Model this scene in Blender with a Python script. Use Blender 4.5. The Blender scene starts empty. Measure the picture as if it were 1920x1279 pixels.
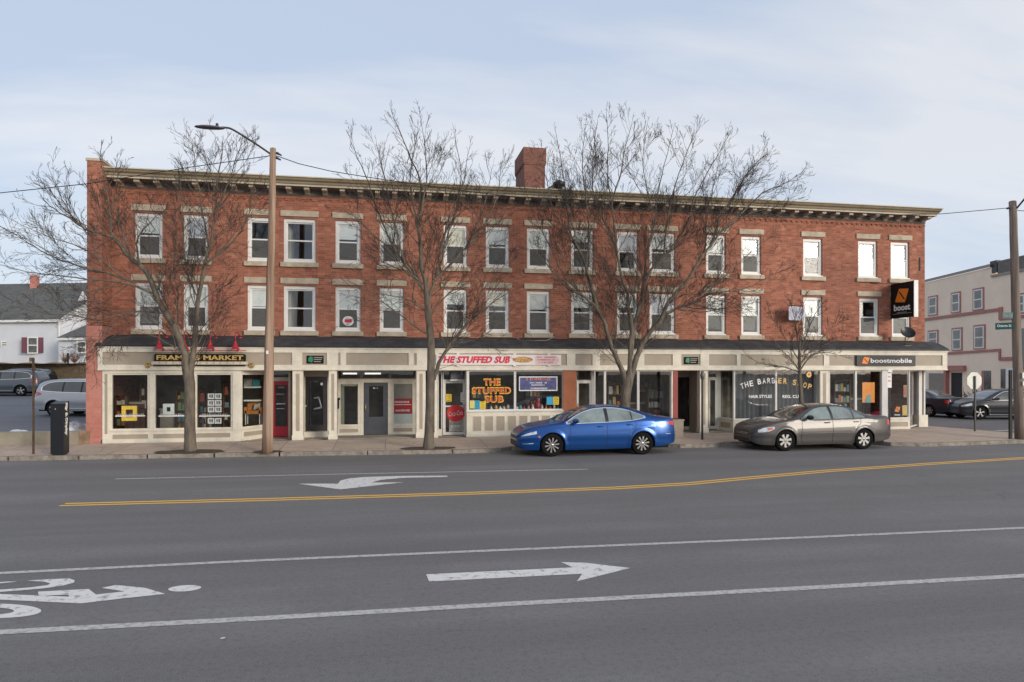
import bpy, math, random
from math import sin, cos, pi, radians, sqrt, atan2
from mathutils import Vector, Matrix
random.seed(7)
SC = bpy.context.scene
COL = SC.collection
# ------------------------------------------------------------------ survey helpers
# Street frame: x runs along the shop fronts, y goes away from the camera into the block, z is up.
H = 2.52; HZ = 693.0; F = 1280.0; TH = math.atan(1280/6900.)
CT, ST = cos(TH), sin(TH)
def dirn(px):
    a = (px-960)/F
    return a*CT+ST, CT-a*ST
def PX(px, Y):                      # x of a bearing on the vertical plane y=Y
    dx, dy = dirn(px); return Y/dy*dx
def PZ(px, py, Y):                  # height on that plane
    dx, dy = dirn(px); return H-(py-HZ)/F*(Y/dy)
def PG(px, py, z=0.0):              # point on the ground
    t = (H-z)*F/(py-HZ); dx, dy = dirn(px); return (t*dx, t*dy, z)
def P3(px, py, Y): return Vector((PX(px, Y), Y, PZ(px, py, Y)))
def PD(px, py, D):                  # point at a given depth from the camera
    dx, dy = dirn(px); return Vector((D*dx, D*dy, H-(py-HZ)/F*D))
# ------------------------------------------------------------------ materials
MATS = {}
def nt(m):
    m.use_nodes = True; n = m.node_tree; n.nodes.clear(); return n
def lk(n, a, b): n.links.new(a, b)
def mat(name, col, rough=0.6, metal=0.0, var=0.12, scale=3.0, bump=0.0, bscale=None, coat=0.0, emit=0.0, spec=0.5, col2=None, thr=None, stretch=None, ecol=None):
    if name in MATS: return MATS[name]
    m = bpy.data.materials.new(name); n = nt(m); N = n.nodes
    out = N.new('ShaderNodeOutputMaterial'); p = N.new('ShaderNodeBsdfPrincipled')
    lk(n, p.outputs[0], out.inputs[0])
    p.inputs['Roughness'].default_value = rough; p.inputs['Metallic'].default_value = metal
    p.inputs['Specular IOR Level'].default_value = spec
    p.inputs['Coat Weight'].default_value = coat; p.inputs['Coat Roughness'].default_value = 0.04
    tc = N.new('ShaderNodeTexCoord'); mp = N.new('ShaderNodeMapping'); lk(n, tc.outputs['Object'], mp.inputs[0])
    if stretch: mp.inputs['Scale'].default_value = stretch
    no = N.new('ShaderNodeTexNoise'); no.inputs['Scale'].default_value = scale; no.inputs['Detail'].default_value = 6
    no.inputs['Roughness'].default_value = 0.65
    lk(n, mp.outputs[0], no.inputs['Vector'])
    r = N.new('ShaderNodeValToRGB'); lk(n, no.outputs[0], r.inputs[0])
    c2 = col2 if col2 else tuple(min(1, c*(1+var)) for c in col)
    c1 = col if col2 else tuple(c*(1-var) for c in col)
    a, b = thr if thr else (0.35, 0.65)
    r.color_ramp.elements[0].position = a; r.color_ramp.elements[1].position = b
    r.color_ramp.elements[0].color = (*c1, 1); r.color_ramp.elements[1].color = (*c2, 1)
    lk(n, r.outputs[0], p.inputs['Base Color'])
    if bump:
        b2 = N.new('ShaderNodeTexNoise'); b2.inputs['Scale'].default_value = bscale or scale*6; b2.inputs['Detail'].default_value = 4
        lk(n, mp.outputs[0], b2.inputs['Vector'])
        bp = N.new('ShaderNodeBump'); bp.inputs['Strength'].default_value = bump; bp.inputs['Distance'].default_value = 0.02
        lk(n, b2.outputs[0], bp.inputs['Height']); lk(n, bp.outputs[0], p.inputs['Normal'])
    if emit:
        p.inputs['Emission Color'].default_value = (*(ecol or col), 1); p.inputs['Emission Strength'].default_value = emit
    MATS[name] = m; return m
def math_node(n, op, a=None, b=None, clamp=False):
    x = n.nodes.new('ShaderNodeMath'); x.operation = op; x.use_clamp = clamp
    for i, v in enumerate((a, b)):
        if v is None: continue
        if isinstance(v, (int, float)): x.inputs[i].default_value = v
        else: lk(n, v, x.inputs[i])
    return x.outputs[0]
def mixc(n, f, a, b, mode='MIX'):
    x = n.nodes.new('ShaderNodeMix'); x.data_type = 'RGBA'; x.blend_type = mode
    for i, v in ((0, f), (6, a), (7, b)):
        if isinstance(v, (int, float)): x.inputs[i].default_value = v
        elif isinstance(v, tuple): x.inputs[i].default_value = (*v, 1)
        else: lk(n, v, x.inputs[i])
    return x.outputs[2]
def noise(n, vec, scale, detail=5, rough=0.6):
    x = n.nodes.new('ShaderNodeTexNoise'); x.inputs['Scale'].default_value = scale; x.inputs['Detail'].default_value = detail
    x.inputs['Roughness'].default_value = rough
    lk(n, vec, x.inputs['Vector']); return x.outputs[0]
def maprange(n, v, a, b, c=0.0, d=1.0):
    x = n.nodes.new('ShaderNodeMapRange'); lk(n, v, x.inputs[0])
    for i, q in enumerate((a, b, c, d)): x.inputs[i+1].default_value = q
    return x.outputs[0]
def brickmat(name, c1, c2, mortar, vert='z', stain=0.3, bw=0.215, rh=0.072, paint=None):
    if name in MATS: return MATS[name]
    m = bpy.data.materials.new(name); n = nt(m); N = n.nodes
    out = N.new('ShaderNodeOutputMaterial'); p = N.new('ShaderNodeBsdfPrincipled'); lk(n, p.outputs[0], out.inputs[0])
    p.inputs['Roughness'].default_value = 0.85; p.inputs['Specular IOR Level'].default_value = 0.25
    g = N.new('ShaderNodeNewGeometry')
    s = N.new('ShaderNodeSeparateXYZ'); lk(n, g.outputs['Position'], s.inputs[0])
    c = N.new('ShaderNodeCombineXYZ')
    lk(n, math_node(n, 'ADD', s.outputs[0], s.outputs[1]), c.inputs[0]); lk(n, s.outputs[2], c.inputs[1])
    b = N.new('ShaderNodeTexBrick'); lk(n, c.outputs[0], b.inputs[0])
    b.inputs['Scale'].default_value = 1.0; b.inputs['Brick Width'].default_value = bw; b.inputs['Row Height'].default_value = rh
    b.inputs['Mortar Size'].default_value = 0.0065; b.inputs['Mortar Smooth'].default_value = 0.3; b.inputs['Bias'].default_value = -0.1
    b.inputs['Color1'].default_value = (*c1, 1); b.inputs['Color2'].default_value = (*c2, 1); b.inputs['Mortar'].default_value = (*mortar, 1)
    pos = g.outputs['Position']
    n1 = noise(n, pos, 0.55, 6, .65); n2 = noise(n, pos, 5.5, 4); n3 = noise(n, pos, 2.2, 6, .7)
    sc_ = N.new('ShaderNodeVectorMath'); sc_.operation = 'SNAP'; lk(n, c.outputs[0], sc_.inputs[0]); sc_.inputs[1].default_value = (bw, rh, 1)
    wn = N.new('ShaderNodeTexWhiteNoise'); lk(n, sc_.outputs[0], wn.inputs[0])
    col = mixc(n, maprange(n, wn.outputs[0], .0, .2, .6, 0), b.outputs[0], tuple(x*.38 for x in c1)); col = mixc(n, maprange(n, wn.outputs[0], .84, 1.0, 0, .45), col, (c1[0]*1.4, c1[1]*2.0, c1[2]*2.1))
    col = mixc(n, maprange(n, n2, .35, .7, 0, .45), col, tuple(x*.55 for x in c1))
    col = mixc(n, maprange(n, n1, .40, .70, 0, stain), col, (c2[0]*.55, c2[1]*.75, c2[2]*.8))
    col = mixc(n, maprange(n, n3, .55, .8, 0, .35), col, (min(1, c1[0]*1.25+.05), c1[1]*1.5+.04, c1[2]*1.5+.04))
    mv = N.new('ShaderNodeMapping'); lk(n, pos, mv.inputs[0]); mv.inputs['Scale'].default_value = (2.6, 2.6, .22)
    col = mixc(n, maprange(n, noise(n, mv.outputs[0], 1.0, 5, .65), .54, .74, 0, .35), col, (c2[0]*.6, c2[1]*.8, c2[2]*.9))
    if paint: col = mixc(n, maprange(n, n3, .3, .6, .1, .75), col, paint)
    lk(n, col, p.inputs['Base Color'])
    bp = N.new('ShaderNodeBump'); bp.inputs['Strength'].default_value = .5; bp.inputs['Distance'].default_value = .01; bp.invert = True
    lk(n, b.outputs[1], bp.inputs['Height']); lk(n, bp.outputs[0], p.inputs['Normal'])
    MATS[name] = m; return m
def glassmat(name, ior=1.75, tint=(.80, .84, .83), rough=0.0):
    if name in MATS: return MATS[name]
    m = bpy.data.materials.new(name); n = nt(m); N = n.nodes
    out = N.new('ShaderNodeOutputMaterial'); mx = N.new('ShaderNodeMixShader'); tr = N.new('ShaderNodeBsdfTransparent'); gl = N.new('ShaderNodeBsdfGlossy')
    fr = N.new('ShaderNodeFresnel'); fr.inputs[0].default_value = ior
    tr.inputs[0].default_value = (*tint, 1); gl.inputs['Roughness'].default_value = rough; gl.inputs[0].default_value = (.95, .97, 1, 1)
    g = N.new('ShaderNodeNewGeometry'); nn = noise(n, g.outputs['Position'], .9, 2)
    lk(n, math_node(n, 'POWER', ior, math_node(n, 'SUBTRACT', 1.0, math_node(n, 'MULTIPLY', g.outputs['Backfacing'], 2.0))), fr.inputs[0])   # a thin pane reflects alike from both sides
    bp = N.new('ShaderNodeBump'); bp.inputs['Strength'].default_value = .003; bp.inputs['Distance'].default_value = .3; lk(n, nn, bp.inputs['Height'])
    lk(n, bp.outputs[0], gl.inputs['Normal'])
    lk(n, fr.outputs[0], mx.inputs[0]); lk(n, tr.outputs[0], mx.inputs[1]); lk(n, gl.outputs[0], mx.inputs[2]); lk(n, mx.outputs[0], out.inputs[0])
    MATS[name] = m; return m
def screenmat(name, col, op):
    if name in MATS: return MATS[name]
    m = bpy.data.materials.new(name); n = nt(m); N = n.nodes
    out = N.new('ShaderNodeOutputMaterial'); mx = N.new('ShaderNodeMixShader'); tr = N.new('ShaderNodeBsdfTransparent'); d = N.new('ShaderNodeBsdfDiffuse')
    d.inputs[0].default_value = (*col, 1); mx.inputs[0].default_value = op
    lk(n, tr.outputs[0], mx.inputs[1]); lk(n, d.outputs[0], mx.inputs[2]); lk(n, mx.outputs[0], out.inputs[0])
    MATS[name] = m; return m
# ------------------------------------------------------------------ objects
ORG = {}
def tag(o, label=None, cat=None, group=None, kind=None):
    if label: o['label'] = label
    if cat: o['category'] = cat
    if group: o['group'] = group
    if kind: o['kind'] = kind
    return o
def thing(name, loc, label, cat, group=None, rz=0, kind=None):
    o = bpy.data.objects.new(name, None); COL.objects.link(o); o.location = loc; o.rotation_euler = (0, 0, rz)
    o.empty_display_size = .2
    ORG[o.name] = Vector(loc) if not rz else None
    return tag(o, label, cat, group, kind)
class MB:
    def __init__(s): s.v = []; s.f = []; s.m = []; s.mats = []; s.sm = []
    def mi(s, m):
        if m not in s.mats: s.mats.append(m)
        return s.mats.index(m)
    def add(s, vs, fs, m, smooth=False):
        b = len(s.v); s.v += [tuple(v) for v in vs]; k = s.mi(m)
        for f in fs: s.f.append(tuple(b+i for i in f)); s.m.append(k); s.sm.append(smooth)
        return s
    def box(s, x0, x1, y0, y1, z0, z1, m):
        vs = [(x, y, z) for z in (z0, z1) for y in (y0, y1) for x in (x0, x1)]
        return s.add(vs, [(0, 2, 3, 1), (4, 5, 7, 6), (0, 1, 5, 4), (2, 6, 7, 3), (0, 4, 6, 2), (1, 3, 7, 5)], m)
    def bar(s, a, b, w, h, m, up=Vector((0, 0, 1))):     # rectangular bar from a to b
        a = Vector(a); b = Vector(b); d = (b-a).normalized(); u = d.cross(up)
        if u.length < 1e-4: u = Vector((1, 0, 0))
        u.normalize(); v = u.cross(d)
        vs = [p+u*(w/2*i)+v*(h/2*j) for p in (a, b) for (i, j) in ((-1, -1), (1, -1), (1, 1), (-1, 1))]
        return s.add(vs, [(0, 1, 2, 3), (7, 6, 5, 4), (0, 4, 5, 1), (1, 5, 6, 2), (2, 6, 7, 3), (3, 7, 4, 0)], m)
    def prism(s, poly, m, axis='y', a=0.0, b=1.0):        # poly of 2D points extruded along axis
        n = len(poly)
        def mk(p, t): return {'y': (p[0], t, p[1]), 'x': (t, p[0], p[1]), 'z': (p[0], p[1], t)}[axis]
        vs = [mk(p, a) for p in poly]+[mk(p, b) for p in poly]
        fs = [tuple(range(n)), tuple(range(2*n-1, n-1, -1))]+[(i, i+n, (i+1) % n+n, (i+1) % n) for i in range(n)]
        return s.add(vs, fs, m)
    def tube(s, pts, rad, m, n=8, cap=True, smooth=True):
        pts = [Vector(p) for p in pts]
        if not isinstance(rad, (list, tuple)): rad = [rad]*len(pts)
        d = (pts[1]-pts[0]).normalized(); u = d.orthogonal().normalized(); vs = []
        for i, p in enumerate(pts):
            if i: d = (pts[min(i+1, len(pts)-1)]-pts[i-1]).normalized()
            u = (u-d*u.dot(d))
            u = u.normalized() if u.length > 1e-6 else d.orthogonal().normalized()
            w = d.cross(u)
            for k in range(n):
                t = 2*pi*k/n; vs.append(p+(u*cos(t)+w*sin(t))*rad[i])
        fs = [(i*n+k, i*n+(k+1) % n, (i+1)*n+(k+1) % n, (i+1)*n+k) for i in range(len(pts)-1) for k in range(n)]
        if cap: fs += [tuple(range(n-1, -1, -1)), tuple((len(pts)-1)*n+k for k in range(n))]
        return s.add(vs, fs, m, smooth)
    def lathe(s, prof, m, c=(0, 0, 0), axis='z', n=24, smooth=True):   # prof: (r, h)
        vs = []
        for r, h in prof:
            for k in range(n):
                t = 2*pi*k/n; a, b = r*cos(t), r*sin(t)
                q = {'z': (a, b, h), 'y': (a, h, b), 'x': (h, a, b)}[axis]; vs.append((c[0]+q[0], c[1]+q[1], c[2]+q[2]))
        fs = [(i*n+k, i*n+(k+1) % n, (i+1)*n+(k+1) % n, (i+1)*n+k) for i in range(len(prof)-1) for k in range(n)]
        return s.add(vs, fs, m, smooth)
    def build(s, name, parent=None, local=False):
        off = Vector((0, 0, 0))
        if parent is not None and not local:
            off = ORG.get(parent.name) or Vector((0, 0, 0))
        me = bpy.data.meshes.new(name); me.from_pydata([tuple(Vector(v)-off) for v in s.v], [], s.f)
        for m in s.mats: me.materials.append(m)
        me.polygons.foreach_set('material_index', s.m); me.polygons.foreach_set('use_smooth', s.sm); me.update()
        o = bpy.data.objects.new(name, me); COL.objects.link(o)
        if parent is not None: o.parent = parent; ORG[o.name] = off
        return o
def onemesh(mb, name, label, cat, org, group=None):      # a thing that is one mesh, origin at its base
    me_off = Vector(org)
    mb.v = [tuple(Vector(v)-me_off) for v in mb.v]
    o = mb.build(name); o.location = org; ORG[o.name] = me_off
    return tag(o, label, cat, group)
def wall_holes(mb, x0, x1, z0, z1, Y, holes, m, reveal=0.0, rm=None):
    xs = sorted({x0, x1}|{h[0] for h in holes}|{h[1] for h in holes}); zs = sorted({z0, z1}|{h[2] for h in holes}|{h[3] for h in holes})
    for i in range(len(xs)-1):
        for j in range(len(zs)-1):
            cx, cz = (xs[i]+xs[i+1])/2, (zs[j]+zs[j+1])/2
            if any(h[0] < cx < h[1] and h[2] < cz < h[3] for h in holes): continue
            mb.add([(xs[i], Y, zs[j]), (xs[i+1], Y, zs[j]), (xs[i+1], Y, zs[j+1]), (xs[i], Y, zs[j+1])], [(0, 1, 2, 3)], m)
    if reveal:
        for (a, b, c, d) in holes:
            y2 = Y+reveal
            mb.add([(a, Y, c), (b, Y, c), (b, Y, d), (a, Y, d), (a, y2, c), (b, y2, c), (b, y2, d), (a, y2, d)],
                   [(0, 4, 5, 1), (1, 5, 6, 2), (2, 6, 7, 3), (3, 7, 4, 0)], rm or m)
def textmb(mb, s, size, m, origin, width=None, height=None, facing='-y', bold=0.0, shear=0.0, ext=0.004, align='CENTER', spacing=1.0, rot=0.0):
    """Lettering as real geometry; width/height rescale the whole line to the measured size; origin is its centre."""
    cu = bpy.data.curves.new('lettering', 'FONT'); cu.body = s; cu.size = size; cu.align_x = 'CENTER'; cu.align_y = 'CENTER'
    cu.offset = bold; cu.shear = shear; cu.extrude = ext; cu.space_character = spacing; cu.resolution_u = 3; cu.space_line = .85
    ob = bpy.data.objects.new('lettering', cu); COL.objects.link(ob)
    dg = bpy.context.evaluated_depsgraph_get(); me = bpy.data.meshes.new_from_object(ob.evaluated_get(dg))
    vs = [v.co.copy() for v in me.vertices]; fs = [tuple(p.vertices) for p in me.polygons]
    bpy.data.objects.remove(ob); bpy.data.curves.remove(cu); bpy.data.meshes.remove(me)
    if not vs: return
    x0, x1 = min(v.x for v in vs), max(v.x for v in vs); y0, y1 = min(v.y for v in vs), max(v.y for v in vs)
    cx, cy = (x0+x1)/2, (y0+y1)/2; sx = width/(x1-x0) if width else 1; sy = height/(y1-y0) if height else (sx if width else 1)
    if not width and height: sx = sy
    o = Vector(origin); out = []
    for v in vs:
        a, b, c = (v.x-cx)*sx, (v.y-cy)*sy, v.z
        a, b = a*cos(rot)-b*sin(rot), a*sin(rot)+b*cos(rot)
        if facing == '-y': q = Vector((a, -c, b))
        elif facing == '-x': q = Vector((-c, -a, b))
        elif facing == '+x': q = Vector((c, a, b))
        else: q = Vector((a, b, c))
        out.append(o+q)
    mb.add(out, fs, m)
def pchip(keys):
    xs = [k[0] for k in keys]; ys = [k[1] for k in keys]; n = len(xs)
    h = [xs[i+1]-xs[i] for i in range(n-1)]; d = [(ys[i+1]-ys[i])/h[i] for i in range(n-1)]
    m = [d[0]]+[0 if d[i-1]*d[i] <= 0 else 3*(h[i-1]+h[i])/((2*h[i]+h[i-1])/d[i-1]+(h[i]+2*h[i-1])/d[i]) for i in range(1, n-1)]+[d[-1]]
    def f(x):
        if x <= xs[0]: return ys[0]
        if x >= xs[-1]: return ys[-1]
        i = max(j for j in range(n-1) if xs[j] <= x); t = (x-xs[i])/h[i]
        return (2*t**3-3*t*t+1)*ys[i]+(t**3-2*t*t+t)*h[i]*m[i]+(-2*t**3+3*t*t)*ys[i+1]+(t**3-t*t)*h[i]*m[i+1]
    return f
# ------------------------------------------------------------------ common materials
M_brick = brickmat('red_brick', (.46, .168, .104), (.295, .102, .068), (.36, .26, .20))
M_brickp = brickmat('painted_brick', (.50, .17, .12), (.42, .13, .10), (.40, .24, .19), paint=(.52, .24, .20))
M_chim = brickmat('chimney_brick', (.30, .12, .09), (.19, .08, .06), (.24, .16, .13))
M_stone = mat('lintel_stone', (.46, .395, .30), .8, var=.25, scale=2.5, bump=.3)
M_white = mat('white_vinyl', (.76, .76, .74), .45, var=.05, scale=2)
M_cream = mat('cream_paint', (.68, .635, .535), .55, var=.11, scale=3.1, bump=.05)
M_taupe = mat('taupe_paint', (.36, .305, .238), .6, var=.08, scale=1.3)
M_corn = mat('cornice_paint', (.44, .385, .28), .6, var=.14, scale=1.5, bump=.1)
M_corntop = mat('cornice_edge', (.30, .25, .165), .6, var=.2, scale=1.5)
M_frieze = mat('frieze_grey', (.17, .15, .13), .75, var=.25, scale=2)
M_shingle = mat('black_shingles', (.028, .028, .032), .85, var=.5, scale=3.2, bump=.6, bscale=14, col2=(.075, .072, .075), thr=(.4, .75))
M_glass = glassmat('window_glass', 1.95, (.92, .95, .94))
M_shopglass = glassmat('shop_glass', 1.72, (.93, .95, .94))
M_dark = mat('black_metal', (.02, .02, .022), .4, var=.2)
M_black = mat('matt_black', (.012, .012, .013), .7, var=.2)
M_alu = mat('white_aluminium', (.66, .65, .62), .4, var=.05)
M_int = mat('interior_plaster', (.42, .39, .34), .9, var=.25, scale=.8)
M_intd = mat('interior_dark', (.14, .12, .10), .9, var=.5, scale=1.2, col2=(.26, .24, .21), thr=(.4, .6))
M_screen = screenmat('insect_screen', (.17, .17, .165), .58)
M_blind = mat('white_blind', (.74, .76, .75), .8, var=.06, scale=2)
M_blindg = mat('grey_blind', (.50, .50, .56), .8, var=.08, scale=2)
M_concrete = mat('concrete', (.30, .27, .225), .9, var=.2, scale=1.5, bump=.3, bscale=20)
M_bark = mat('grey_bark', (.080, .065, .050), .9, scale=5, bump=1, bscale=22, stretch=(1.5, 1.5, .4), col2=(.19, .158, .12), thr=(.36, .66))
M_twig = mat('twig_bark', (.055, .042, .036), .9, var=.25, scale=6)
M_snow = mat('old_snow', (.70, .72, .76), .8, var=.12, scale=4, bump=.8, bscale=8)
M_wood = mat('pole_wood', (.27, .175, .115), .85, var=.3, scale=3, bump=.4, stretch=(3, 3, .15), col2=(.42, .31, .22), thr=(.35, .75))
M_steel = mat('galvanised', (.16, .15, .14), .5, .6, var=.2)
M_redp = mat('red_paint', (.52, .018, .04), .35, var=.08)
M_yel = mat('yellow_card', (.75, .55, .04), .6, var=.06)
M_blue = mat('cyan_card', (.03, .33, .55), .6, var=.06)
M_wht = mat('white_card', (.75, .75, .73), .6, var=.04)
def scrib(m, mt, c, width=.3, height=.05, facing='-y', **k):
    '''a line of print too small to read: a row of separate letter-sized strokes'''
    rr = random.Random(int(abs(c[0]*1000+c[2]*777))); t = -width/2
    while t < width/2-height*.3:
        w = height*rr.uniform(.35, .75)
        if rr.random() > .14:
            u0, u1 = t, min(t+w, width/2); hh = height*rr.uniform(.75, 1)/2
            for (p, q, z0, z1) in ((u0, u0+(u1-u0)*.35, -hh, hh), (u0+(u1-u0)*.36, u1, -hh, -hh+height*.28), (u0+(u1-u0)*.36, u1, hh-height*.28, hh)):
                if facing == '-y': m.box(c[0]+p, c[0]+q, c[1]-.001, c[1]+.001, c[2]+z0, c[2]+z1, mt)
                else: m.box(c[0]-.001, c[0]+.001, c[1]-q, c[1]-p, c[2]+z0, c[2]+z1, mt)
        t += w+height*.22
# ------------------------------------------------------------------ camera, light, sky
cam = bpy.data.cameras.new('camera'); co = bpy.data.objects.new('camera', cam); COL.objects.link(co); SC.camera = co
cam.sensor_width = 36; cam.lens = 24.0; cam.shift_y = (HZ-639.5)/1920; cam.clip_end = 2000; cam.clip_start = .1
co.location = (0, 0, H); co.rotation_euler = (pi/2, 0, -TH)
SAZ = radians(37); SEL = radians(15)            # sun: behind the camera, to its right, low
sdir = Vector((sin(SAZ)*cos(SEL), -cos(SAZ)*cos(SEL), sin(SEL)))
sl = bpy.data.lights.new('sun', 'SUN'); sl.energy = 1.5; sl.angle = radians(18); sl.color = (1, .89, .76)
so = bpy.data.objects.new('sun', sl); COL.objects.link(so); so.rotation_euler = sdir.to_track_quat('Z', 'Y').to_euler()
so.location = (0, 0, 30)
W = bpy.data.worlds.new('World'); SC.world = W; W.use_nodes = True; n = W.node_tree; n.nodes.clear(); N = n.nodes
out = N.new('ShaderNodeOutputWorld'); sky = N.new('ShaderNodeTexSky'); sky.sky_type = 'NISHITA'; sky.sun_disc = False
sky.sun_elevation = SEL; sky.sun_rotation = pi-SAZ; sky.air_density = 1.0; sky.dust_density = 1.5
b1 = N.new('ShaderNodeBackground'); b1.inputs[1].default_value = .15; lk(n, sky.outputs[0], b1.inputs[0])
tc = N.new('ShaderNodeTexCoord'); sp = N.new('ShaderNodeSeparateXYZ'); lk(n, tc.outputs['Generated'], sp.inputs[0])
zz = math_node(n, 'ADD', math_node(n, 'MAXIMUM', sp.outputs[2], 0.0), .22)
cb = N.new('ShaderNodeCombineXYZ')
lk(n, math_node(n, 'DIVIDE', sp.outputs[0], zz), cb.inputs[0]); lk(n, math_node(n, 'DIVIDE', sp.outputs[1], zz), cb.inputs[1])
mp = N.new('ShaderNodeMapping'); lk(n, cb.outputs[0], mp.inputs[0]); mp.inputs['Rotation'].default_value = (0, 0, radians(24)); mp.inputs['Scale'].default_value = (.45, 1.5, 1)
mp.inputs['Location'].default_value = (3.3, 1.9, 0)
cn = noise(n, mp.outputs[0], 1.1, 7, .55); cn2 = noise(n, mp.outputs[0], .45, 4, .5)
fac = math_node(n, 'ADD', math_node(n, 'MULTIPLY', cn, .6), math_node(n, 'MULTIPLY', cn2, .5))
b2 = N.new('ShaderNodeBackground'); b2.inputs[1].default_value = 1.0
ccol = mixc(n, maprange(n, fac, .48, .60), (.45, .525, .655), (.655, .672, .715))
ccol = mixc(n, maprange(n, sp.outputs[2], .0, .30, .55, 0), ccol, (.62, .68, .77))
lk(n, ccol, b2.inputs[0])
mx = N.new('ShaderNodeMixShader'); mx.inputs[0].default_value = .88
lk(n, b1.outputs[0], mx.inputs[1]); lk(n, b2.outputs[0], mx.inputs[2])
dt = N.new('ShaderNodeVectorMath'); dt.operation = 'DOT_PRODUCT'; lk(n, tc.outputs['Generated'], dt.inputs[0]); dt.inputs[1].default_value = Vector((sin(SAZ)*cos(.17), -cos(SAZ)*cos(.17), sin(.17)))
gl = math_node(n, 'POWER', math_node(n, 'MAXIMUM', dt.outputs['Value'], 0.0), 90.0)
b3 = N.new('ShaderNodeBackground'); b3.inputs[0].default_value = (1, .93, .80, 1); lk(n, math_node(n, 'MULTIPLY', gl, 6.5), b3.inputs[1])
ad = N.new('ShaderNodeAddShader'); lk(n, mx.outputs[0], ad.inputs[0]); lk(n, b3.outputs[0], ad.inputs[1]); lk(n, ad.outputs[0], out.inputs[0])
vs_ = SC.view_settings; vs_.view_transform = 'Standard'; vs_.look = 'None'; vs_.exposure = 0.32; vs_.gamma = 1
SC.cycles.max_bounces = 7; SC.cycles.transparent_max_bounces = 16; SC.cycles.use_denoising = True
# ------------------------------------------------------------------ ground
def asphalt(name, base, streak=True):
    m = bpy.data.materials.new(name); n = nt(m); N = n.nodes
    out = N.new('ShaderNodeOutputMaterial'); p = N.new('ShaderNodeBsdfPrincipled'); lk(n, p.outputs[0], out.inputs[0])
    p.inputs['Roughness'].default_value = .82; p.inputs['Specular IOR Level'].default_value = .3
    g = N.new('ShaderNodeNewGeometry'); pos = g.outputs['Position']
    mp = N.new('ShaderNodeMapping'); lk(n, pos, mp.inputs[0]); mp.inputs['Scale'].default_value = (.05, .9, 1); mp.inputs['Rotation'].default_value = (0, 0, .03)
    s1 = noise(n, mp.outputs[0], 1.0, 6, .6); s2 = noise(n, pos, 75, 2, .6); s3 = noise(n, pos, .45, 6, .7); s4 = noise(n, pos, 16, 5, .75)
    mq = N.new('ShaderNodeMapping'); lk(n, pos, mq.inputs[0]); mq.inputs['Scale'].default_value = (.25, 5, 1)
    s5 = noise(n, mq.outputs[0], 1.6, 5, .7)
    col = mixc(n, maprange(n, s1, .36, .64), tuple(c*.66 for c in base), tuple(c*1.28 for c in base))
    col = mixc(n, maprange(n, s5, .35, .7, 0, .35), col, tuple(c*.80 for c in base))
    col = mixc(n, maprange(n, s3, .44, .60, 0, .65), col, (base[0]*.80, base[1]*.79, base[2]*.76))
    col = mixc(n, maprange(n, s2, .3, .75, 0, .75), col, tuple(c*1.75 for c in base))
    col = mixc(n, maprange(n, s4, .48, .72, 0, .6), col, tuple(c*.6 for c in base))
    # cracks and sealed joints
    mr = N.new('ShaderNodeMapping'); lk(n, pos, mr.inputs[0]); mr.inputs['Scale'].default_value = (.16, .42, 1)
    wp = N.new('ShaderNodeTexNoise'); wp.inputs['Scale'].default_value = 1.2; lk(n, pos, wp.inputs['Vector'])
    va = N.new('ShaderNodeVectorMath'); va.operation = 'MULTIPLY_ADD'; lk(n, wp.outputs[1], va.inputs[0]); va.inputs[1].default_value = (.25, .25, 0); lk(n, mr.outputs[0], va.inputs[2])
    vo = N.new('ShaderNodeTexVoronoi'); vo.feature = 'DISTANCE_TO_EDGE'; vo.inputs['Scale'].default_value = 1.0; lk(n, va.outputs[0], vo.inputs['Vector'])
    cr = maprange(n, vo.outputs['Distance'], 0.0, .006, .35, 0); crm = math_node(n, 'MULTIPLY', cr, maprange(n, s3, .48, .6))
    col = mixc(n, crm, col, tuple(c*.45 for c in base))
    lk(n, col, p.inputs['Base Color'])
    bp = N.new('ShaderNodeBump'); bp.inputs['Strength'].default_value = .35; bp.inputs['Distance'].default_value = .008; lk(n, s2, bp.inputs['Height']); lk(n, bp.outputs[0], p.inputs['Normal'])
    MATS[name] = m; return m
M_asph = asphalt('road_asphalt', (.148, .141, .139)); M_asph2 = asphalt('side_asphalt', (.13, .124, .124)); M_lot = asphalt('lot_asphalt', (.14, .143, .16))
def sheet(name, poly, z, m, parent=None):
    mb = MB(); mb.add([(p[0], p[1], z if len(p) < 3 else p[2]) for p in poly], [tuple(range(len(poly)))], m); return mb.build(name, parent)
tag(sheet('ground', [(-600, -300), (700, -300), (700, 900), (-600, 900)], -.03, mat('soil', (.12, .11, .09), .95, var=.3, scale=.2)), kind='structure')
road = tag(sheet('road', [(-120, -14), (140, -14), (140, 21.6), (-120, 21.6)], 0, M_asph), kind='structure')
tag(sheet('side_street', [(19.5, 21.6), (140, 21.6), (140, 120), (19.5, 120)], -.004, M_asph2), kind='structure')
# kerb line: bays for the two parked cars, bump-outs between them
KERB = [(-60, 22.0), (-25, 21.4), (-12, 21.1), (-3, 20.72), (2.0, 20.42), (3.3, 20.5), (3.9, 20.97), (8.8, 20.97), (9.3, 20.55), (10.6, 20.55), (11.1, 20.97), (15.9, 20.97), (16.35, 19.8), (17.3, 19.45),
        (19.5, 19.55), (21.8, 19.75), (23.2, 20.6), (23.6, 22.2), (22.7, 26.0), (21.9, 31), (21.2, 45), (21.0, 60)]
def offset_line(pts, d):
    o = []
    for i, p in enumerate(pts):
        a = Vector(pts[max(i-1, 0)]); b = Vector(pts[min(i+1, len(pts)-1)]); t = (b-a).normalized(); o.append((p[0]-t.y*d, p[1]+t.x*d))
    return o
kmb = MB(); inner = offset_line(KERB, .16); M_kerb = mat('granite_kerb', (.25, .22, .185), .85, var=.35, scale=5, bump=.4)
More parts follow.
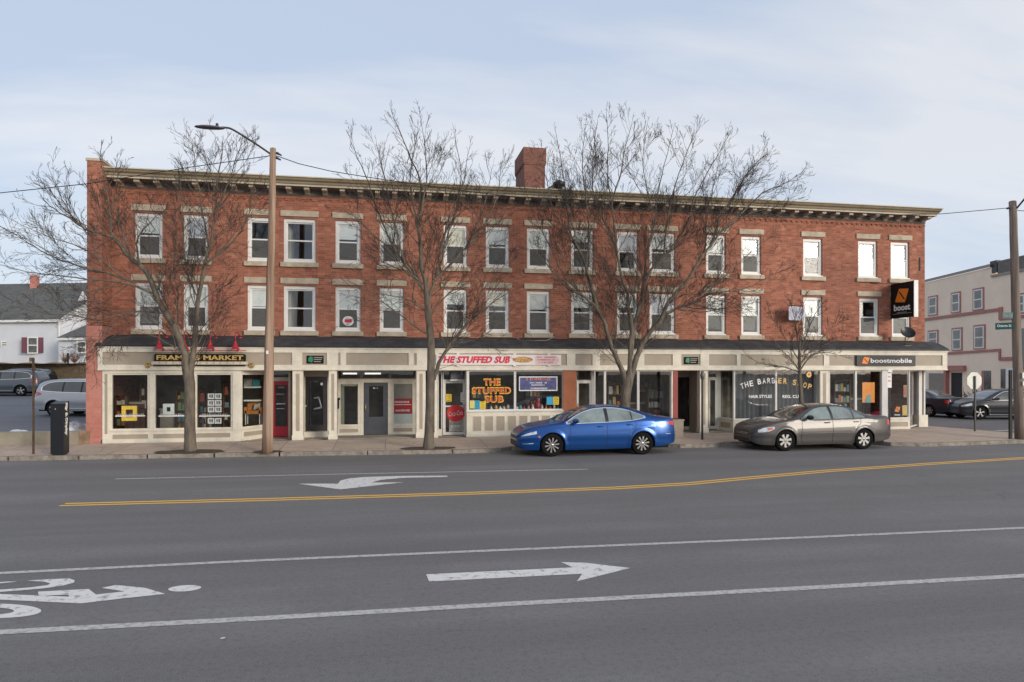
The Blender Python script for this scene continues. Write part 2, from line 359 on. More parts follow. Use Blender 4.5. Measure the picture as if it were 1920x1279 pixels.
for i in range(len(KERB)-1):
    a, b, c, d = KERB[i], KERB[i+1], inner[i+1], inner[i]
    L = max(1, int((Vector(b)-Vector(a)).length/1.8))
    for k in range(L):
        t0, t1 = k/L, (k+1)/L-.006
        q = lambda u, v, t: (u[0]+(v[0]-u[0])*t, u[1]+(v[1]-u[1])*t)
        p0, p1, p2, p3 = q(a, b, t0), q(a, b, t1), q(d, c, t1), q(d, c, t0); zt = .118+random.uniform(-.006, .006)
        kmb.add([(*p0, -.02), (*p1, -.02), (*p1, zt), (*p0, zt), (*p2, zt), (*p3, zt), (*p2, -.02), (*p3, -.02)], [(0, 1, 2, 3), (3, 2, 4, 5), (1, 6, 4, 2), (0, 3, 5, 7), (7, 5, 4, 6)], M_kerb)
tag(kmb.build('kerb'), kind='structure')
def pave_mat():
    m = bpy.data.materials.new('pavement_concrete'); n = nt(m); N = n.nodes
    out = N.new('ShaderNodeOutputMaterial'); p = N.new('ShaderNodeBsdfPrincipled'); lk(n, p.outputs[0], out.inputs[0]); p.inputs['Roughness'].default_value = .9
    g = N.new('ShaderNodeNewGeometry'); pos = g.outputs['Position']
    b = N.new('ShaderNodeTexBrick'); b.offset = 0; lk(n, pos, b.inputs[0]); b.inputs['Scale'].default_value = 1; b.inputs['Brick Width'].default_value = 1.55; b.inputs['Row Height'].default_value = 1.5
    b.inputs['Mortar Size'].default_value = .012; b.inputs['Color1'].default_value = (.52, .40, .31, 1); b.inputs['Color2'].default_value = (.44, .34, .265, 1); b.inputs['Mortar'].default_value = (.10, .085, .07, 1)
    s1 = noise(n, pos, .9, 6, .7); s2 = noise(n, pos, 30, 3); s3 = noise(n, pos, 4, 5)
    col = mixc(n, maprange(n, s1, .38, .66, 0, .7), b.outputs[0], (.33, .255, .195)); col = mixc(n, maprange(n, s2, .4, .7, 0, .4), col, (.56, .46, .37)); col = mixc(n, maprange(n, s3, .55, .75, 0, .5), col, (.22, .175, .14))
    lk(n, col, p.inputs['Base Color']); MATS['pave'] = m; return m
M_pave = pave_mat()
smb = MB()
fr = [p for p in inner if p[0] >= -60]
back = [(p[0], 23.5 if p[0] > -9.5 else 23.4) for p in fr[:17]]
for i in range(15):
    a, b = fr[i], fr[i+1]; smb.add([(*a, .116), (*b, .116), (b[0], 23.3, .2), (a[0], 23.3, .2)], [(0, 1, 2, 3)], M_pave)
smb.add([(-9.9, 23.3, .2), (30, 23.3, .2), (30, 30, .21), (-9.9, 30, .21)], [(0, 1, 2, 3)], M_pave) if False else None
# corner apron
ap = fr[15:]; smb.add([(ap[0][0], 23.3, .2)]+[(*p, .116) for p in ap]+[(17.8, 60, .15), (17.8, 23.3, .2)], [tuple(range(len(ap)+3))], M_pave)
tag(smb.build('sidewalk'), kind='structure')
# tree pits with mulch and litter
M_dirt = mat('dark_soil', (.075, .05, .035), .95, var=.5, scale=8, bump=.6)
# --- painted markings, children of the road
M_line = mat('road_paint_white', (.52, .50, .475), .7, col2=(.27, .26, .25), thr=(.46, .66), scale=16, stretch=(1, 1, 1))
M_lineb = mat('road_paint_bright', (.70, .68, .65), .7, col2=(.24, .23, .225), thr=(.53, .68), scale=10)
M_ylw = mat('road_paint_yellow', (.80, .46, .09), .7, col2=(.34, .22, .10), thr=(.58, .78), scale=9)
def marking(name, px_poly, m, z=.004):
    mb = MB(); mb.add([PG(x, y, 0)[:2]+(z,) for x, y in px_poly], [tuple(range(len(px_poly)))], m); return mb.build(name, road)
def stripe(name, pts, w, m, off=0.0, z=.004):
    g = [Vector(PG(x, y, 0)[:2]) for x, y in pts]; q = []
    for i in range(len(g)-1):
        for k in range(8): q.append(g[i].lerp(g[i+1], k/8))
    q.append(g[-1]); a = offset_line([tuple(v) for v in q], off+w/2); b = offset_line([tuple(v) for v in q], off-w/2)
    mb = MB(); mb.add([(*p, z) for p in a]+[(*p, z) for p in b], [(i, i+len(q), i+len(q)+1, i+1) for i in range(len(q)-1)], m); return mb.build(name, road)
stripe('lane_line', [(216, 898.3), (650, 889), (1102, 880)], .10, M_line)
stripe('lane_line', [(-60, 1078), (480, 1051.5), (960, 1031), (1500, 1008.5), (1990, 987)], .105, M_line)
stripe('edge_line', [(-60, 1189), (480, 1160.5), (960, 1132.5), (1500, 1103.5), (1990, 1076)], .13, M_line)
yl = [(117, 946.6), (500, 937), (850, 926.5), (1150, 915.5), (1290, 907.5), (1400, 897), (1550, 883.5), (1750, 869.5), (1990, 855)]
stripe('centre_line', yl, .105, M_ylw, .10); stripe('centre_line', yl, .105, M_ylw, -.10)
marking('turn_arrow', [(480+x/2.526, 840+y/2.526) for x, y in [(200, 170), (400, 197), (700, 163), (545, 165), (590, 152), (700, 142), (905, 138), (908, 132), (700, 133), (520, 138), (440, 145), (400, 155), (388, 170)]], M_lineb)
marking('straight_arrow', [(480+x/2.526, 840+y/2.526) for x, y in [(805, 600), (1500, 567), (1445, 542), (1560, 545), (1772, 570), (1520, 633), (1545, 597), (820, 634)]], M_lineb)
bs = lambda L: [(x/4., 1000+y/4.) for x, y in L]
marking('cyclist_symbol', bs([(285, 440), (665, 420), (720, 462), (935, 438), (762, 412), (868, 390), (1090, 412), (1240, 457), (930, 490), (610, 528), (0, 500), (-300, 480), (-300, 440), (0, 458), (520, 478), (512, 462), (290, 472)]), M_lineb)
marking('cyclist_symbol', bs([(1385+125*cos(t), 415+23*sin(t)-(8*cos(t))) for t in [2*pi*k/20 for k in range(20)]]), M_lineb)
marking('cyclist_symbol', bs([(-40, 445), (160, 430), (330, 415), (470, 395), (555, 372), (560, 355), (520, 341), (390, 345), (200, 357), (330, 365), (378, 378), (350, 392), (230, 408), (-40, 428)]), M_lineb)
marking('cyclist_symbol', bs([(-20, 378), (20, 376), (132, 364), (60, 364), (-20, 370)]), M_lineb)
mb = MB(); o_ = [PG((-60+370*cos(t))/4, 1000+(584+55*sin(t))/4)[:2]+(.004,) for t in [2*pi*k/32 for k in range(32)]]; i_ = [PG((-60+165*cos(t))/4, 1000+(585+26*sin(t))/4)[:2]+(.004,) for t in [2*pi*k/32 for k in range(32)]]
mb.add(o_+i_, [(k, (k+1) % 32, 32+(k+1) % 32, 32+k) for k in range(32)], M_lineb); mb.build('cyclist_symbol', road)
stripe('stop_line', [(1868, 808), (1925, 806.5)], .25, M_line, z=.008)
# scraps of litter on the road
for (x, y, lab) in ((417, 1198, 'small scrap of white paper lying on the near lane of the road'), (790, 852, 'small white scrap of litter in the gutter by the tall middle tree')):
    g = Vector(PG(x, y, 0)); mb = MB(); mb.add([(g.x-.02, g.y-.01, .006), (g.x+.02, g.y-.012, .008), (g.x+.026, g.y+.012, .010), (g.x-.015, g.y+.02, .006)], [(0, 1, 2, 3)], M_wht)
    onemesh(mb, 'litter_scrap', lab, 'litter', (g.x, g.y, 0))
# ------------------------------------------------------------------ the brick building
YS, YB = 23.4, 24.2                         # shop-front plane, brick plane
bl = thing('brick_building', (3.0, YB, .2), 'long three storey red brick building with cream shop fronts along the pavement', 'building')
XL = PX(164, YS); XR = PX(1734, YB); ZT = 8.75; YBK = 36.0
# window table: (px0, px1) of the white casing, third floor and second floor
WIN = [(253, 305), (344, 391), (464, 510), (532, 592), (629, 676), (712, 757), (832, 876), (911, 954.5), (988, 1031), (1071, 1113), (1157, 1196), (1218, 1266), (1324, 1361), (1390, 1427), (1506, 1542), (1609, 1645), (1670, 1705)]
Z3 = (6.21, 7.66); Z2 = (3.88, 5.37)
holes = []; wins = []
for r, (z0, z1) in enumerate((Z3, Z2)):
    for i, (a, b) in enumerate(WIN):
        x0, x1 = PX(a, YB), PX(b, YB)
        if r == 1 and i >= 15: x0 += .06; x1 += .06
        holes.append((x0, x1, z0, z1)); wins.append((r, i, x0, x1, z0, z1))
wb = MB(); wall_holes(wb, XL+.02, XR, 2.6, ZT, YB, holes, M_brick, .14, M_brick)
wb.add([(XR, YB, .2), (XR, YBK, .2), (XR, YBK, ZT), (XR, YB, ZT)], [(0, 1, 2, 3)], M_brick)
wb.add([(XL, YB, .2), (XL, YBK, .2), (XL, YBK, ZT), (XL, YB, ZT)], [(3, 2, 1, 0)], M_brick)
wb.add([(XL, YBK, .2), (XR, YBK, .2), (XR, YBK, ZT), (XL, YBK, ZT)], [(0, 1, 2, 3)], M_brick)
# corbelled dentil course under the frieze, and a projecting string of bricks
x = XL+.75
while x < XR-.1:
    wb.box(x, x+.11, YB-.035, YB+.01, 8.27, 8.325, M_brick); x += .22
wb.box(XL+.6, XR, YB-.03, YB+.01, 8.33, 8.38, M_brick)
wb.build('wall', bl)
# roof deck and party wall pier at the left end
rf = MB(); rf.box(XL+.3, XR-.05, YB+.1, YBK-.1, ZT-.1, ZT, mat('roof_felt', (.06, .06, .06), .9)); rf.build('roof', bl)
pr = MB(); xa, xb = PX(162.5, YS), PX(191, YS)
pr.box(xa, xb, YS+.02, YB+.02, 4.02, 9.06, M_brick)
for z in (3.92, 3.99, 4.06): pr.box(xa-.02*(z-3.86)/.1, xb+.02, YS-.0, YB-.02, z, z+.05, M_brick)
pr.box(xa-.03, xb+.03, YS-.01, YB+.5, 9.06, 9.14, M_stone)
pr.box(xa, xa+.35, YB+.03, YBK, ZT-.2, 9.05, M_brick); pier = pr.build('party_wall', bl)
pp = MB(); pp.box(xa-.02, xb+.0, YS, YB+.015, .19, 3.90, M_brickp); pp.box(xa-.04, xb+.02, YS-.02, YB, .19, .34, M_brickp); tag(pp.build('painted_pier', bl), 'faded pink painted lower pier')
# chimney
ch = MB(); Yc = 29.5; cx0, cx1 = PX(983, Yc), PX(1022, Yc); zt = PZ(1000, 277, Yc)
ch.box(cx0, cx1, Yc, Yc+2.0, ZT-.2, zt-.75, M_chim); ch.box(cx0-.03, cx1+.03, Yc-.03, Yc+2.03, zt-.75, zt-.68, M_chim); ch.box(cx0-.045, cx1+.045, Yc-.045, Yc+2.045, zt-.68, zt, M_chim)
ch.box(cx0+.25, cx1-.25, Yc+.3, Yc+1.7, zt, zt+.05, M_concrete); chim = ch.build('chimney', bl)
rv = MB(); p = P3(1048, 352, 27.5); rv.lathe([(.16, -.9), (.16, .05), (.26, .07), (.26, .2), (.05, .32)], M_dark, tuple(p), 'z', 12); rv.tube([p+Vector((-.5, 0, -.6)), p+Vector((-.45, 0, -.1)), p+Vector((-.1, 0, .1))], .09, M_dark); rv.build('roof_vent', bl)
# cornice: crown moulding profile swept along the front and returned on the right end
M_brk0 = mat('fascia_and_edge_highlight', (.52, .46, .35), .6, var=.1); cn_ = MB(); prof = [(0, 8.44), (-.03, 8.44), (-.03, 8.62), (-.52, 8.64), (-.52, 8.705), (-.58, 8.715), (-.62, 8.76), (-.70, 8.80), (-.74, 8.865), (-.78, 8.87), (-.78, 8.905), (0.3, 8.93)]
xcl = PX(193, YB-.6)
cols = [M_frieze, M_frieze, M_frieze, M_brk0, M_brk0, M_corn, M_corntop, M_corntop, M_corntop, M_brk0, M_snow]  # top fillet takes the lighter tone: its highlight is put into the colour
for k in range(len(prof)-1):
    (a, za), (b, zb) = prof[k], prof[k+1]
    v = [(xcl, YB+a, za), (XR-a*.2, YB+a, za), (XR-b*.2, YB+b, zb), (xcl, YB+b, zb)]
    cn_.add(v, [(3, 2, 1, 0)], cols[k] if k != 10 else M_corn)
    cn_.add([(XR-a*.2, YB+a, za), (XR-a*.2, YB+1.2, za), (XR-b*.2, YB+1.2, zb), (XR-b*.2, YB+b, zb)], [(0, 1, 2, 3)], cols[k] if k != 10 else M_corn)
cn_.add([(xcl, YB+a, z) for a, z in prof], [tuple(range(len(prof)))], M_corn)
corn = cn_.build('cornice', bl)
x = xcl+.25; M_brk = mat('bracket_paint', (.44, .385, .30), .6, var=.12, scale=5)
while x < XR-.05:
    b = MB(); w = .085
    b.prism([(YB-.03, 8.47), (YB-.10, 8.48), (YB-.16, 8.53), (YB-.40, 8.545), (YB-.44, 8.56), (YB-.44, 8.635), (YB-.03, 8.62)], M_brk, 'x', x, x+w*2)
    b.build('bracket', corn); x += .585
# upper windows
BL = {(0, 0): ('w', .5), (0, 1): ('g', .5), (0, 2): (None, 0), (0, 3): (None, 0), (0, 4): ('w', .5), (0, 5): ('w', .45), (0, 6): ('w', .5), (0, 7): ('w', .4), (0, 8): ('w', .45), (0, 9): ('w', .3), (0, 10): ('g', .4), (0, 11): ('w', .45), (0, 12): ('w', .42), (0, 13): ('w', .5), (0, 14): ('w', .55), (0, 15): ('w', 1), (0, 16): ('w', .5),
      (1, 0): ('w', .85), (1, 1): ('w', .45), (1, 2): ('w', .45), (1, 3): (None, 0), (1, 4): ('w', .42), (1, 5): ('w', .45), (1, 6): ('w', .4), (1, 7): ('w', .35), (1, 8): ('w', .45), (1, 9): ('w', .42), (1, 10): ('w', .4), (1, 11): ('g', .45), (1, 12): ('w', .9), (1, 13): ('w', .92), (1, 14): ('w', .8), (1, 15): (None, 0), (1, 16): ('w', 1)}
Wp = []
for (r, i, x0, x1, z0, z1) in wins:
    y = YB+.09; c = .085; b = MB()
    for q in ((x0, x0+c, z0, z1), (x1-c, x1, z0, z1), (x0+c, x1-c, z1-.11, z1), (x0+c, x1-c, z0, z0+.05)): b.box(q[0], q[1], y-.03, y+.08, q[2], q[3], M_white)
    zm = (z0+z1)/2-.02; s = .04
    for (za, zb, yy) in ((zm-.02, z1-.11, y+.03), (z0+.05, zm+.03, y+.005)):
        xa_, xb_ = x0+c, x1-c
        for q in ((xa_, xa_+s, za, zb), (xb_-s, xb_, za, zb), (xa_+s, xb_-s, zb-.045, zb), (xa_+s, xb_-s, za, za+.045)): b.box(q[0], q[1], yy-.012, yy+.022, q[2], q[3], M_white)
    w = b.build('window', bl)
    g = MB(); g.add([(x0+c+s, y+.036, zm+.02), (x1-c-s, y+.036, zm+.02), (x1-c-s, y+.036, z1-.15), (x0+c+s, y+.036, z1-.15)], [(0, 1, 2, 3)], M_glass); g.build('pane', w)
    g = MB(); g.add([(x0+c+s, y+.012, z0+.09), (x1-c-s, y+.012, z0+.09), (x1-c-s, y+.012, zm-.01), (x0+c+s, y+.012, zm-.01)], [(0, 1, 2, 3)], M_glass); g.build('pane', w)
    if (r, i) not in ((0, 15), (0, 16), (0, 3), (1, 3), (0, 10)):
        g = MB(); g.add([(x0+c+s, y-.006, z0+.09), (x1-c-s, y-.006, z0+.09), (x1-c-s, y-.006, zm-.01), (x0+c+s, y-.006, zm-.01)], [(0, 1, 2, 3)], M_screen); g.build('insect_screen', w)
    k, fr_ = BL[(r, i)]
    if k:
        g = MB(); zb = z1-.1-(z1-z0-.15)*fr_; zb += random.uniform(-.12, .12)*(fr_ < .9); nsl = max(2, int((z1-.1-zb)/.05)); yy = y+.05
        for j in range(nsl):
            za = z1-.1-(z1-.1-zb)*(j+1)/nsl; zc = z1-.1-(z1-.1-zb)*j/nsl
            g.add([(x0+c, yy, za), (x1-c, yy, za), (x1-c, yy+.012, zc), (x0+c, yy+.012, zc)], [(0, 1, 2, 3)], M_blindg if k == 'g' else (M_blind, M_blind, mat('cream_blind', (.82, .76, .62), .8, var=.06), mat('dull_blind', (.66, .67, .66), .8, var=.1))[(i*5+r*3) % 4])
        g.build('blind', w)
    b = MB(); e = .10; dz = random.uniform(-.01, .01)
    b.box(x0-e, x1+e, YB-.045, YB+.13, z1+.07, z1+.265, M_stone)
    b.box(x0-.003, x1+.003, YB+.04, YB+.12, z1, z1+.07, M_dark)
    b.build('lintel', w)
    b = MB(); b.box(x0-e, x1+e, YB-.085, YB+.13, z0-.20, z0-.045, M_stone); b.box(x0, x1, YB-.02, YB+.12, z0-.045, z0-.002, M_white); b.build('sill', w)
m = MB(); px_ = PX(1724, YB); m.box(px_-.03, px_+.03, YB-.02, YB+.0, PZ(1724, 508, YB), PZ(1724, 483, YB), M_black); m.build('wall_slot', bl)
# floors and rooms behind the panes
im = MB()
for z in (3.35, 5.85): im.box(XL+.1, XR-.1, YB+.16, YBK-.1, z, z+.12, M_int)
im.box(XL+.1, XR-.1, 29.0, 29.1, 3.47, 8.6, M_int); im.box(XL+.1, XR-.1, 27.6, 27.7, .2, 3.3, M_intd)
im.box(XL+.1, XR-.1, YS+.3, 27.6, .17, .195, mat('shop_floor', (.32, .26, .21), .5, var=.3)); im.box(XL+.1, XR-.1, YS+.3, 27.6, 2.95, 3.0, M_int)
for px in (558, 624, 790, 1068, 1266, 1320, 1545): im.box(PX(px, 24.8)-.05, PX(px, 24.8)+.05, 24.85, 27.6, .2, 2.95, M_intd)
for i in range(8):
    xx = XL+2+i*3.9; im.box(xx-.05, xx+.05, 24.6, 29.0, 3.47, 8.6, M_int)
im.build('interior', bl)
# black shingled skirt roof over the shops
XE = PX(1774, YS); XA = PX(184.5, YS)
sk = MB(); NX = 60
rows = [(YS-.10, 3.29), (YS-.08, 3.33), (YS+.16, 3.45), (YS+.42, 3.56), (YS+.8, 3.65)]
for k in range(len(rows)-1):
    for i in range(NX):
        x0 = XA-.05+(XE-XA+.1)*i/NX; x1 = XA-.05+(XE-XA+.1)*(i+1)/NX
        sk.add([(x0, rows[k][0], rows[k][1]), (x1, rows[k][0], rows[k][1]), (x1, rows[k+1][0], rows[k+1][1]), (x0, rows[k+1][0], rows[k+1][1])], [(0, 1, 2, 3)], M_shingle)
for xx, s_ in ((XA-.05, 1), (XE+.05, -1)): sk.add([(xx, y, z) for y, z in rows]+[(xx, YB+.01, 3.2)], [tuple(range(6))], M_shingle)
sk.box(XA-.05, XE+.05, YS-.115, YS-.02, 3.25, 3.288, M_dark); sk.build('skirt_roof', bl)
# ---------------- cream fascia with taupe inset panels
ZF0, ZF1 = 2.50, 3.245
PAN = [(193, 548), (567, 613), (633.5, 638.5), (649, 766), (775.5, 781), (822, 1062), (1078, 1110), (1124, 1193), (1207, 1260), (1276, 1312), (1328, 1380), (1387, 1543), (1553, 1765)]
pz0, pz1 = ZF0+.17, ZF1-.17
fm = MB(); hl = [(PX(a, YS), PX(b, YS), pz0, pz1) for a, b in PAN]
wall_holes(fm, XA, XE, ZF0, ZF1, YS-.06, hl, M_cream, .035, M_cream)
for a, b, c, d in hl: fm.add([(a, YS-.025, c), (b, YS-.025, c), (b, YS-.025, d), (a, YS-.025, d)], [(0, 1, 2, 3)], M_taupe)
fm.add([(XE, YS-.06, ZF0), (XE, YB, ZF0), (XE, YB, ZF1), (XE, YS-.06, ZF1)], [(0, 1, 2, 3)], M_cream); fm.add([(XA, YS-.06, ZF0), (XA, YB, ZF0), (XA, YB, ZF1), (XA, YS-.06, ZF1)], [(3, 2, 1, 0)], M_cream)
fm.box(XA, XE, YS-.055, YB+1.0, ZF0-.012, ZF0-.002, M_cream); fm.box(XA-.02, XE+.02, YS-.085, YS-.061, ZF1-.045, ZF1, M_cream); fm.box(XA-.01, XE+.01, YS-.075, YS-.061, ZF0, ZF0+.035, M_cream)
fm.build('fascia', bl)
# ---------------- shop front pieces
G0 = .195
def pilaster(a, b, Y=YS, inset=True, name='pilaster'):
    x0, x1 = PX(a, Y), PX(b, Y); m = MB(); w = x1-x0
    m.box(x0, x1, Y, Y+.25, G0, ZF0-.012, M_cream); m.box(x0-.02, x1+.02, Y-.02, Y+.25, G0, G0+.16, M_cream)
    if inset: m.box(x0+w*.32, x1-w*.32, Y-.006, Y+.01, G0+.3, ZF0-.12, M_taupe)
    return m.build(name, bl)
def shopwin(a, b, z0, z1, Y, fw=.05, fm_=None, depth=.08, glass=None, x=None, p0=None, p1=None):
    """framed display window between two bearings; p0,p1 override with plan points (x,y) for angled ones"""
    A = Vector((PX(a, Y), Y)) if p0 is None else Vector(p0); B = Vector((PX(b, Y), Y)) if p1 is None else Vector(p1); t = (B-A).normalized(); L = (B-A).length; nrm = Vector((t.y, -t.x)); m = MB(); fm_ = fm_ or M_cream
    def bx(s0, s1, za, zb, d0, d1, mt, mb_):
        q = [A+t*s+nrm*d for s, d in ((s0, d0), (s1, d0), (s1, d1), (s0, d1))]; mb_.add([(v.x, v.y, z) for z in (za, zb) for v in q], [(3, 2, 1, 0), (4, 5, 6, 7), (0, 1, 5, 4), (1, 2, 6, 5), (2, 3, 7, 6), (3, 0, 4, 7)], mt)
    for q in ((0, fw, z0, z1), (L-fw, L, z0, z1), (fw, L-fw, z1-fw, z1), (fw, L-fw, z0, z0+fw)): bx(*q, .012, -depth, fm_, m)
    o = m.build('display_window', bl); g = MB(); g.add([((A+t*s-nrm*.02).x, (A+t*s-nrm*.02).y, z) for s, z in ((fw, z0+fw), (L-fw, z0+fw), (L-fw, z1-fw), (fw, z1-fw))], [(0, 1, 2, 3)], glass or M_shopglass); g.build('pane', o)
    return o
def bulkhead(p0, p1, z1, panels, pza, pzb, name='bulkhead', col=None):
    A, B = Vector(p0), Vector(p1); L = (B-A).length; t = (B-A)/L; nrm = Vector((t.y, -t.x)); m = MB()
    def qd(s0, s1, za, zb, d, mt, dd=.12):
        q = [A+t*s+nrm*e for s, e in ((s0, d), (s1, d), (s1, d-dd), (s0, d-dd))]; m.add([(v.x, v.y, z) for z in (za, zb) for v in q], [(3, 2, 1, 0), (4, 5, 6, 7), (0, 1, 5, 4), (1, 2, 6, 5), (2, 3, 7, 6), (3, 0, 4, 7)], mt)
    qd(0, L, G0, z1, 0, col or M_cream); qd(-.01, L+.01, G0, G0+.09, .015, col or M_cream); qd(-.01, L+.01, z1-.03, z1+.001, .03, col or M_cream)
    for a, b in panels:
        qd(L*a, L*b, pza, pzb, .006, M_taupe, .01)
        for q in ((a-.008/L, a), (b, b+.008/L)): qd(L*q[0], L*q[1], pza-.01, pzb+.01, .016, M_cream, .03)
        qd(L*a, L*b, pza-.02, pza, .016, M_cream, .03); qd(L*a, L*b, pzb, pzb+.02, .016, M_cream, .03)
    return m.build(name, bl)
def filler(a, b, z0, z1, Y, m_=None, name='wall_panel', d=.1, parent=None):
    m = MB(); m.box(PX(a, Y), PX(b, Y), Y, Y+d, z0, z1, m_ or M_cream); return m.build(name, parent or bl)
def door(a, b, z0, z1, Y, col, fw=.12, bot=.3, top=.14, gl=None, handle='r', glp=None, hcol=None):
    x0, x1 = PX(a, Y), PX(b, Y); m = MB(); gx0, gx1 = (x0+fw, x1-fw) if not glp else (PX(glp[0], Y), PX(glp[1], Y))
    for q in ((x0, gx0, z0, z1), (gx1, x1, z0, z1), (gx0, gx1, z1-top, z1), (gx0, gx1, z0, z0+bot)): m.box(q[0], q[1], Y-.02, Y+.03, q[2], q[3], col)
    o = m.build('door', bl); g = MB(); g.add([(gx0, Y+.005, z0+bot), (gx1, Y+.005, z0+bot), (gx1, Y+.005, z1-top), (gx0, Y+.005, z1-top)], [(0, 1, 2, 3)], gl or M_shopglass); g.build('door_glass', o)
    h = MB(); hx = (x1-.07) if handle == 'r' else x0+.07; zc = z0+.95
    h.tube([(hx, Y-.02, zc-.12), (hx, Y-.08, zc-.10), (hx, Y-.08, zc+.10), (hx, Y-.02, zc+.12)], .014, hcol or M_steel, 6); h.lathe([(.028, -.028), (.028, -.02)], hcol or M_steel, (hx, Y, zc+.22), 'y', 10); h.build('handle', o)
    return o
# A: frame shop, three windows, then an angled return to the red door
pilaster(191.8, 206, YS, True)
pt = lambda px, Y: (PX(px, Y), Y)
YW = YS+.05
bulkhead(pt(206.2, YS), pt(451, YS), .60, [(.02, .285), (.325, .60), (.64, .92)], .33, .47)
for a, b in ((207, 280), (288, 352.5), (366, 436)): shopwin(a, b, .60, 2.40, YW)
filler(280, 288, .6, 2.40, YS, d=.14); filler(352.5, 366, .6, 2.40, YS, d=.14); filler(436, 452, G0, ZF0-.012, YS-.005, d=.2, name='pilaster'); filler(206, 436, 2.40, ZF0-.012, YS+.0, d=.1, name='head_board')
YD = 24.65; A1 = pt(452, YS+.02); A2 = pt(506, YD)
bulkhead(A1, A2, .60, [(.08, .85)], .33, .47); shopwin(0, 0, .60, 2.40, 0, p0=A1, p1=A2)
m = MB(); m.prism([A1, A2, (A2[0], A2[1]+.1), (A1[0], A1[1]+.2)], M_cream, 'z', 2.40, ZF0-.012); m.build('head_board', bl)
m = MB(); m.box(PX(506, YD), PX(510, YD), YD-.03, YD+.08, G0, ZF0, M_cream); m.box(PX(548.5, YD)-.0, PX(552, YD), YS+.25, YD+.08, G0, ZF0-.013, M_taupe); m.box(PX(510, YD), PX(549, YD), YD, YD+.08, 2.12, 2.22, M_cream); m.build('door_frame', bl)
red = door(509.5, 549, G0+.02, 2.12, YD, M_redp, glp=(516, 539), bot=.34, top=.14); tag(red, 'bright red shop door')
shopwin(510, 549, 2.22, 2.49, YD, .03)
d_ = MB()
for k, (w_, z_) in enumerate(((.26, 1.66), (.30, 1.32), (.26, 1.16))): d_.box(PX(517, YD)+.02, PX(517, YD)+.02+w_, YD-.004, YD-.001, z_, z_+(.02 if k != 1 else .035), M_wht)
scrib(d_, M_wht, (PX(527, YD), YD-.004, 1.90), width=.20); d_.build('door_lettering', red)
pilaster(548.5, 568, YS)
# B: dark door up one step
pilaster(616.5, 631.5, YS)
YD2 = 24.6; m = MB(); m.box(PX(568, YD2), PX(616, YD2), YD2-.35, YD2+.1, G0-.02, G0+.19, M_cream); m.build('door_step', bl)
dd = door(573, 614, .39, 2.27, YD2, mat('black_door', (.035, .032, .035), .35), glp=(580, 606), bot=.2, top=.12, handle='l')
filler(568, 617, 2.27, ZF0, YD2, M_taupe, 'transom_panel'); filler(568, 573, .39, 2.27, YD2-.01, M_cream, 'door_frame'); filler(614, 618, .39, 2.27, YD2-.01, M_cream, 'door_frame')
d_ = MB(); xq = PX(592, YD2); M_fd = mat('faded_decal', (.42, .43, .44), .7)
d_.bar((xq-.06, YD2-.004, 1.52), (xq+.12, YD2-.004, 1.56), .004, .04, M_fd); d_.bar((xq+.10, YD2-.004, 1.56), (xq+.2, YD2-.004, 1.18), .004, .04, M_fd); d_.bar((xq-.06, YD2-.004, 1.15), (xq+.2, YD2-.004, 1.2), .004, .05, M_fd)
d_.lathe([(.0, 0), (.05, 0)], M_wht, (xq+.2, YD2-.004, 2.02), 'y', 12); d_.lathe([(.0, 0), (.035, 0)], M_wht, (xq-.33, YD2-.03, 1.26), 'y', 12); scrib(d_, M_fd, (xq, YD2-.004, 2.10), width=.2); d_.build('door_lettering', dd)
# C: recessed office entry with fluorescent light in the transom
YD3 = 24.7; M_slate = mat('slate_door', (.055, .06, .075), .4)
sd = door(682, 727.5, G0+.03, 2.06, YD3, M_slate, glp=(692, 718.5), bot=.62, top=.13, handle='l', hcol=mat('brass', (.6, .5, .3), .3, .8))
d_ = MB(); scrib(d_, M_wht, (PX(704, YD3), YD3-.004, 1.86), width=.17); d_.build('door_lettering', sd)
for a, b in ((633, 676), (733, 778)):
    bulkhead(pt(a, YD3), pt(b, YD3), .53, [(.1, .9)], .30, .43); shopwin(a+2.5, b-2, .53, 2.06, YD3, .055)
    filler(a, a+2.5, .53, 2.06, YD3, name='mullion'); filler(b-2, b, .53, 2.06, YD3, name='mullion')
filler(676, 682, G0, 2.06, YD3-.01, name='door_frame'); filler(727.5, 733, G0, 2.06, YD3-.01, name='door_frame'); filler(633, 781, 2.06, 2.18, YD3-.02, name='transom_bar'); filler(778, 783, G0, ZF0-.013, YD3-.01, mat('cream_shade', (.5, .47, .40), .6), name='door_frame')
shopwin(633, 677, 2.18, 2.49, YD3, .03, M_taupe); shopwin(678, 731, 2.18, 2.49, YD3, .03, M_taupe); shopwin(732, 781, 2.18, 2.49, YD3, .03, M_taupe)
m = MB(); m.box(PX(631, YD3), PX(781, YD3), YS+.2, YD3+.1, G0-.02, G0+.012, M_concrete); m.build('door_step', bl)
m = MB(); yy = YD3-.03; m.tube([(PX(632, yy), yy-.1, 1.33), (PX(634, yy), yy-.16, 1.48), (PX(637, yy), yy-.12, 1.5)], .05, M_black, 6); m.box(PX(631.5, yy), PX(636, yy), yy-.12, yy, 1.15, 1.5, M_black); m.build('letter_box', bl)
M_lampw = mat('lamp_tube', (1, .95, .84), .4, emit=.9)
pilaster(781, 798, YS); pilaster(815, 820.5, YS, False)
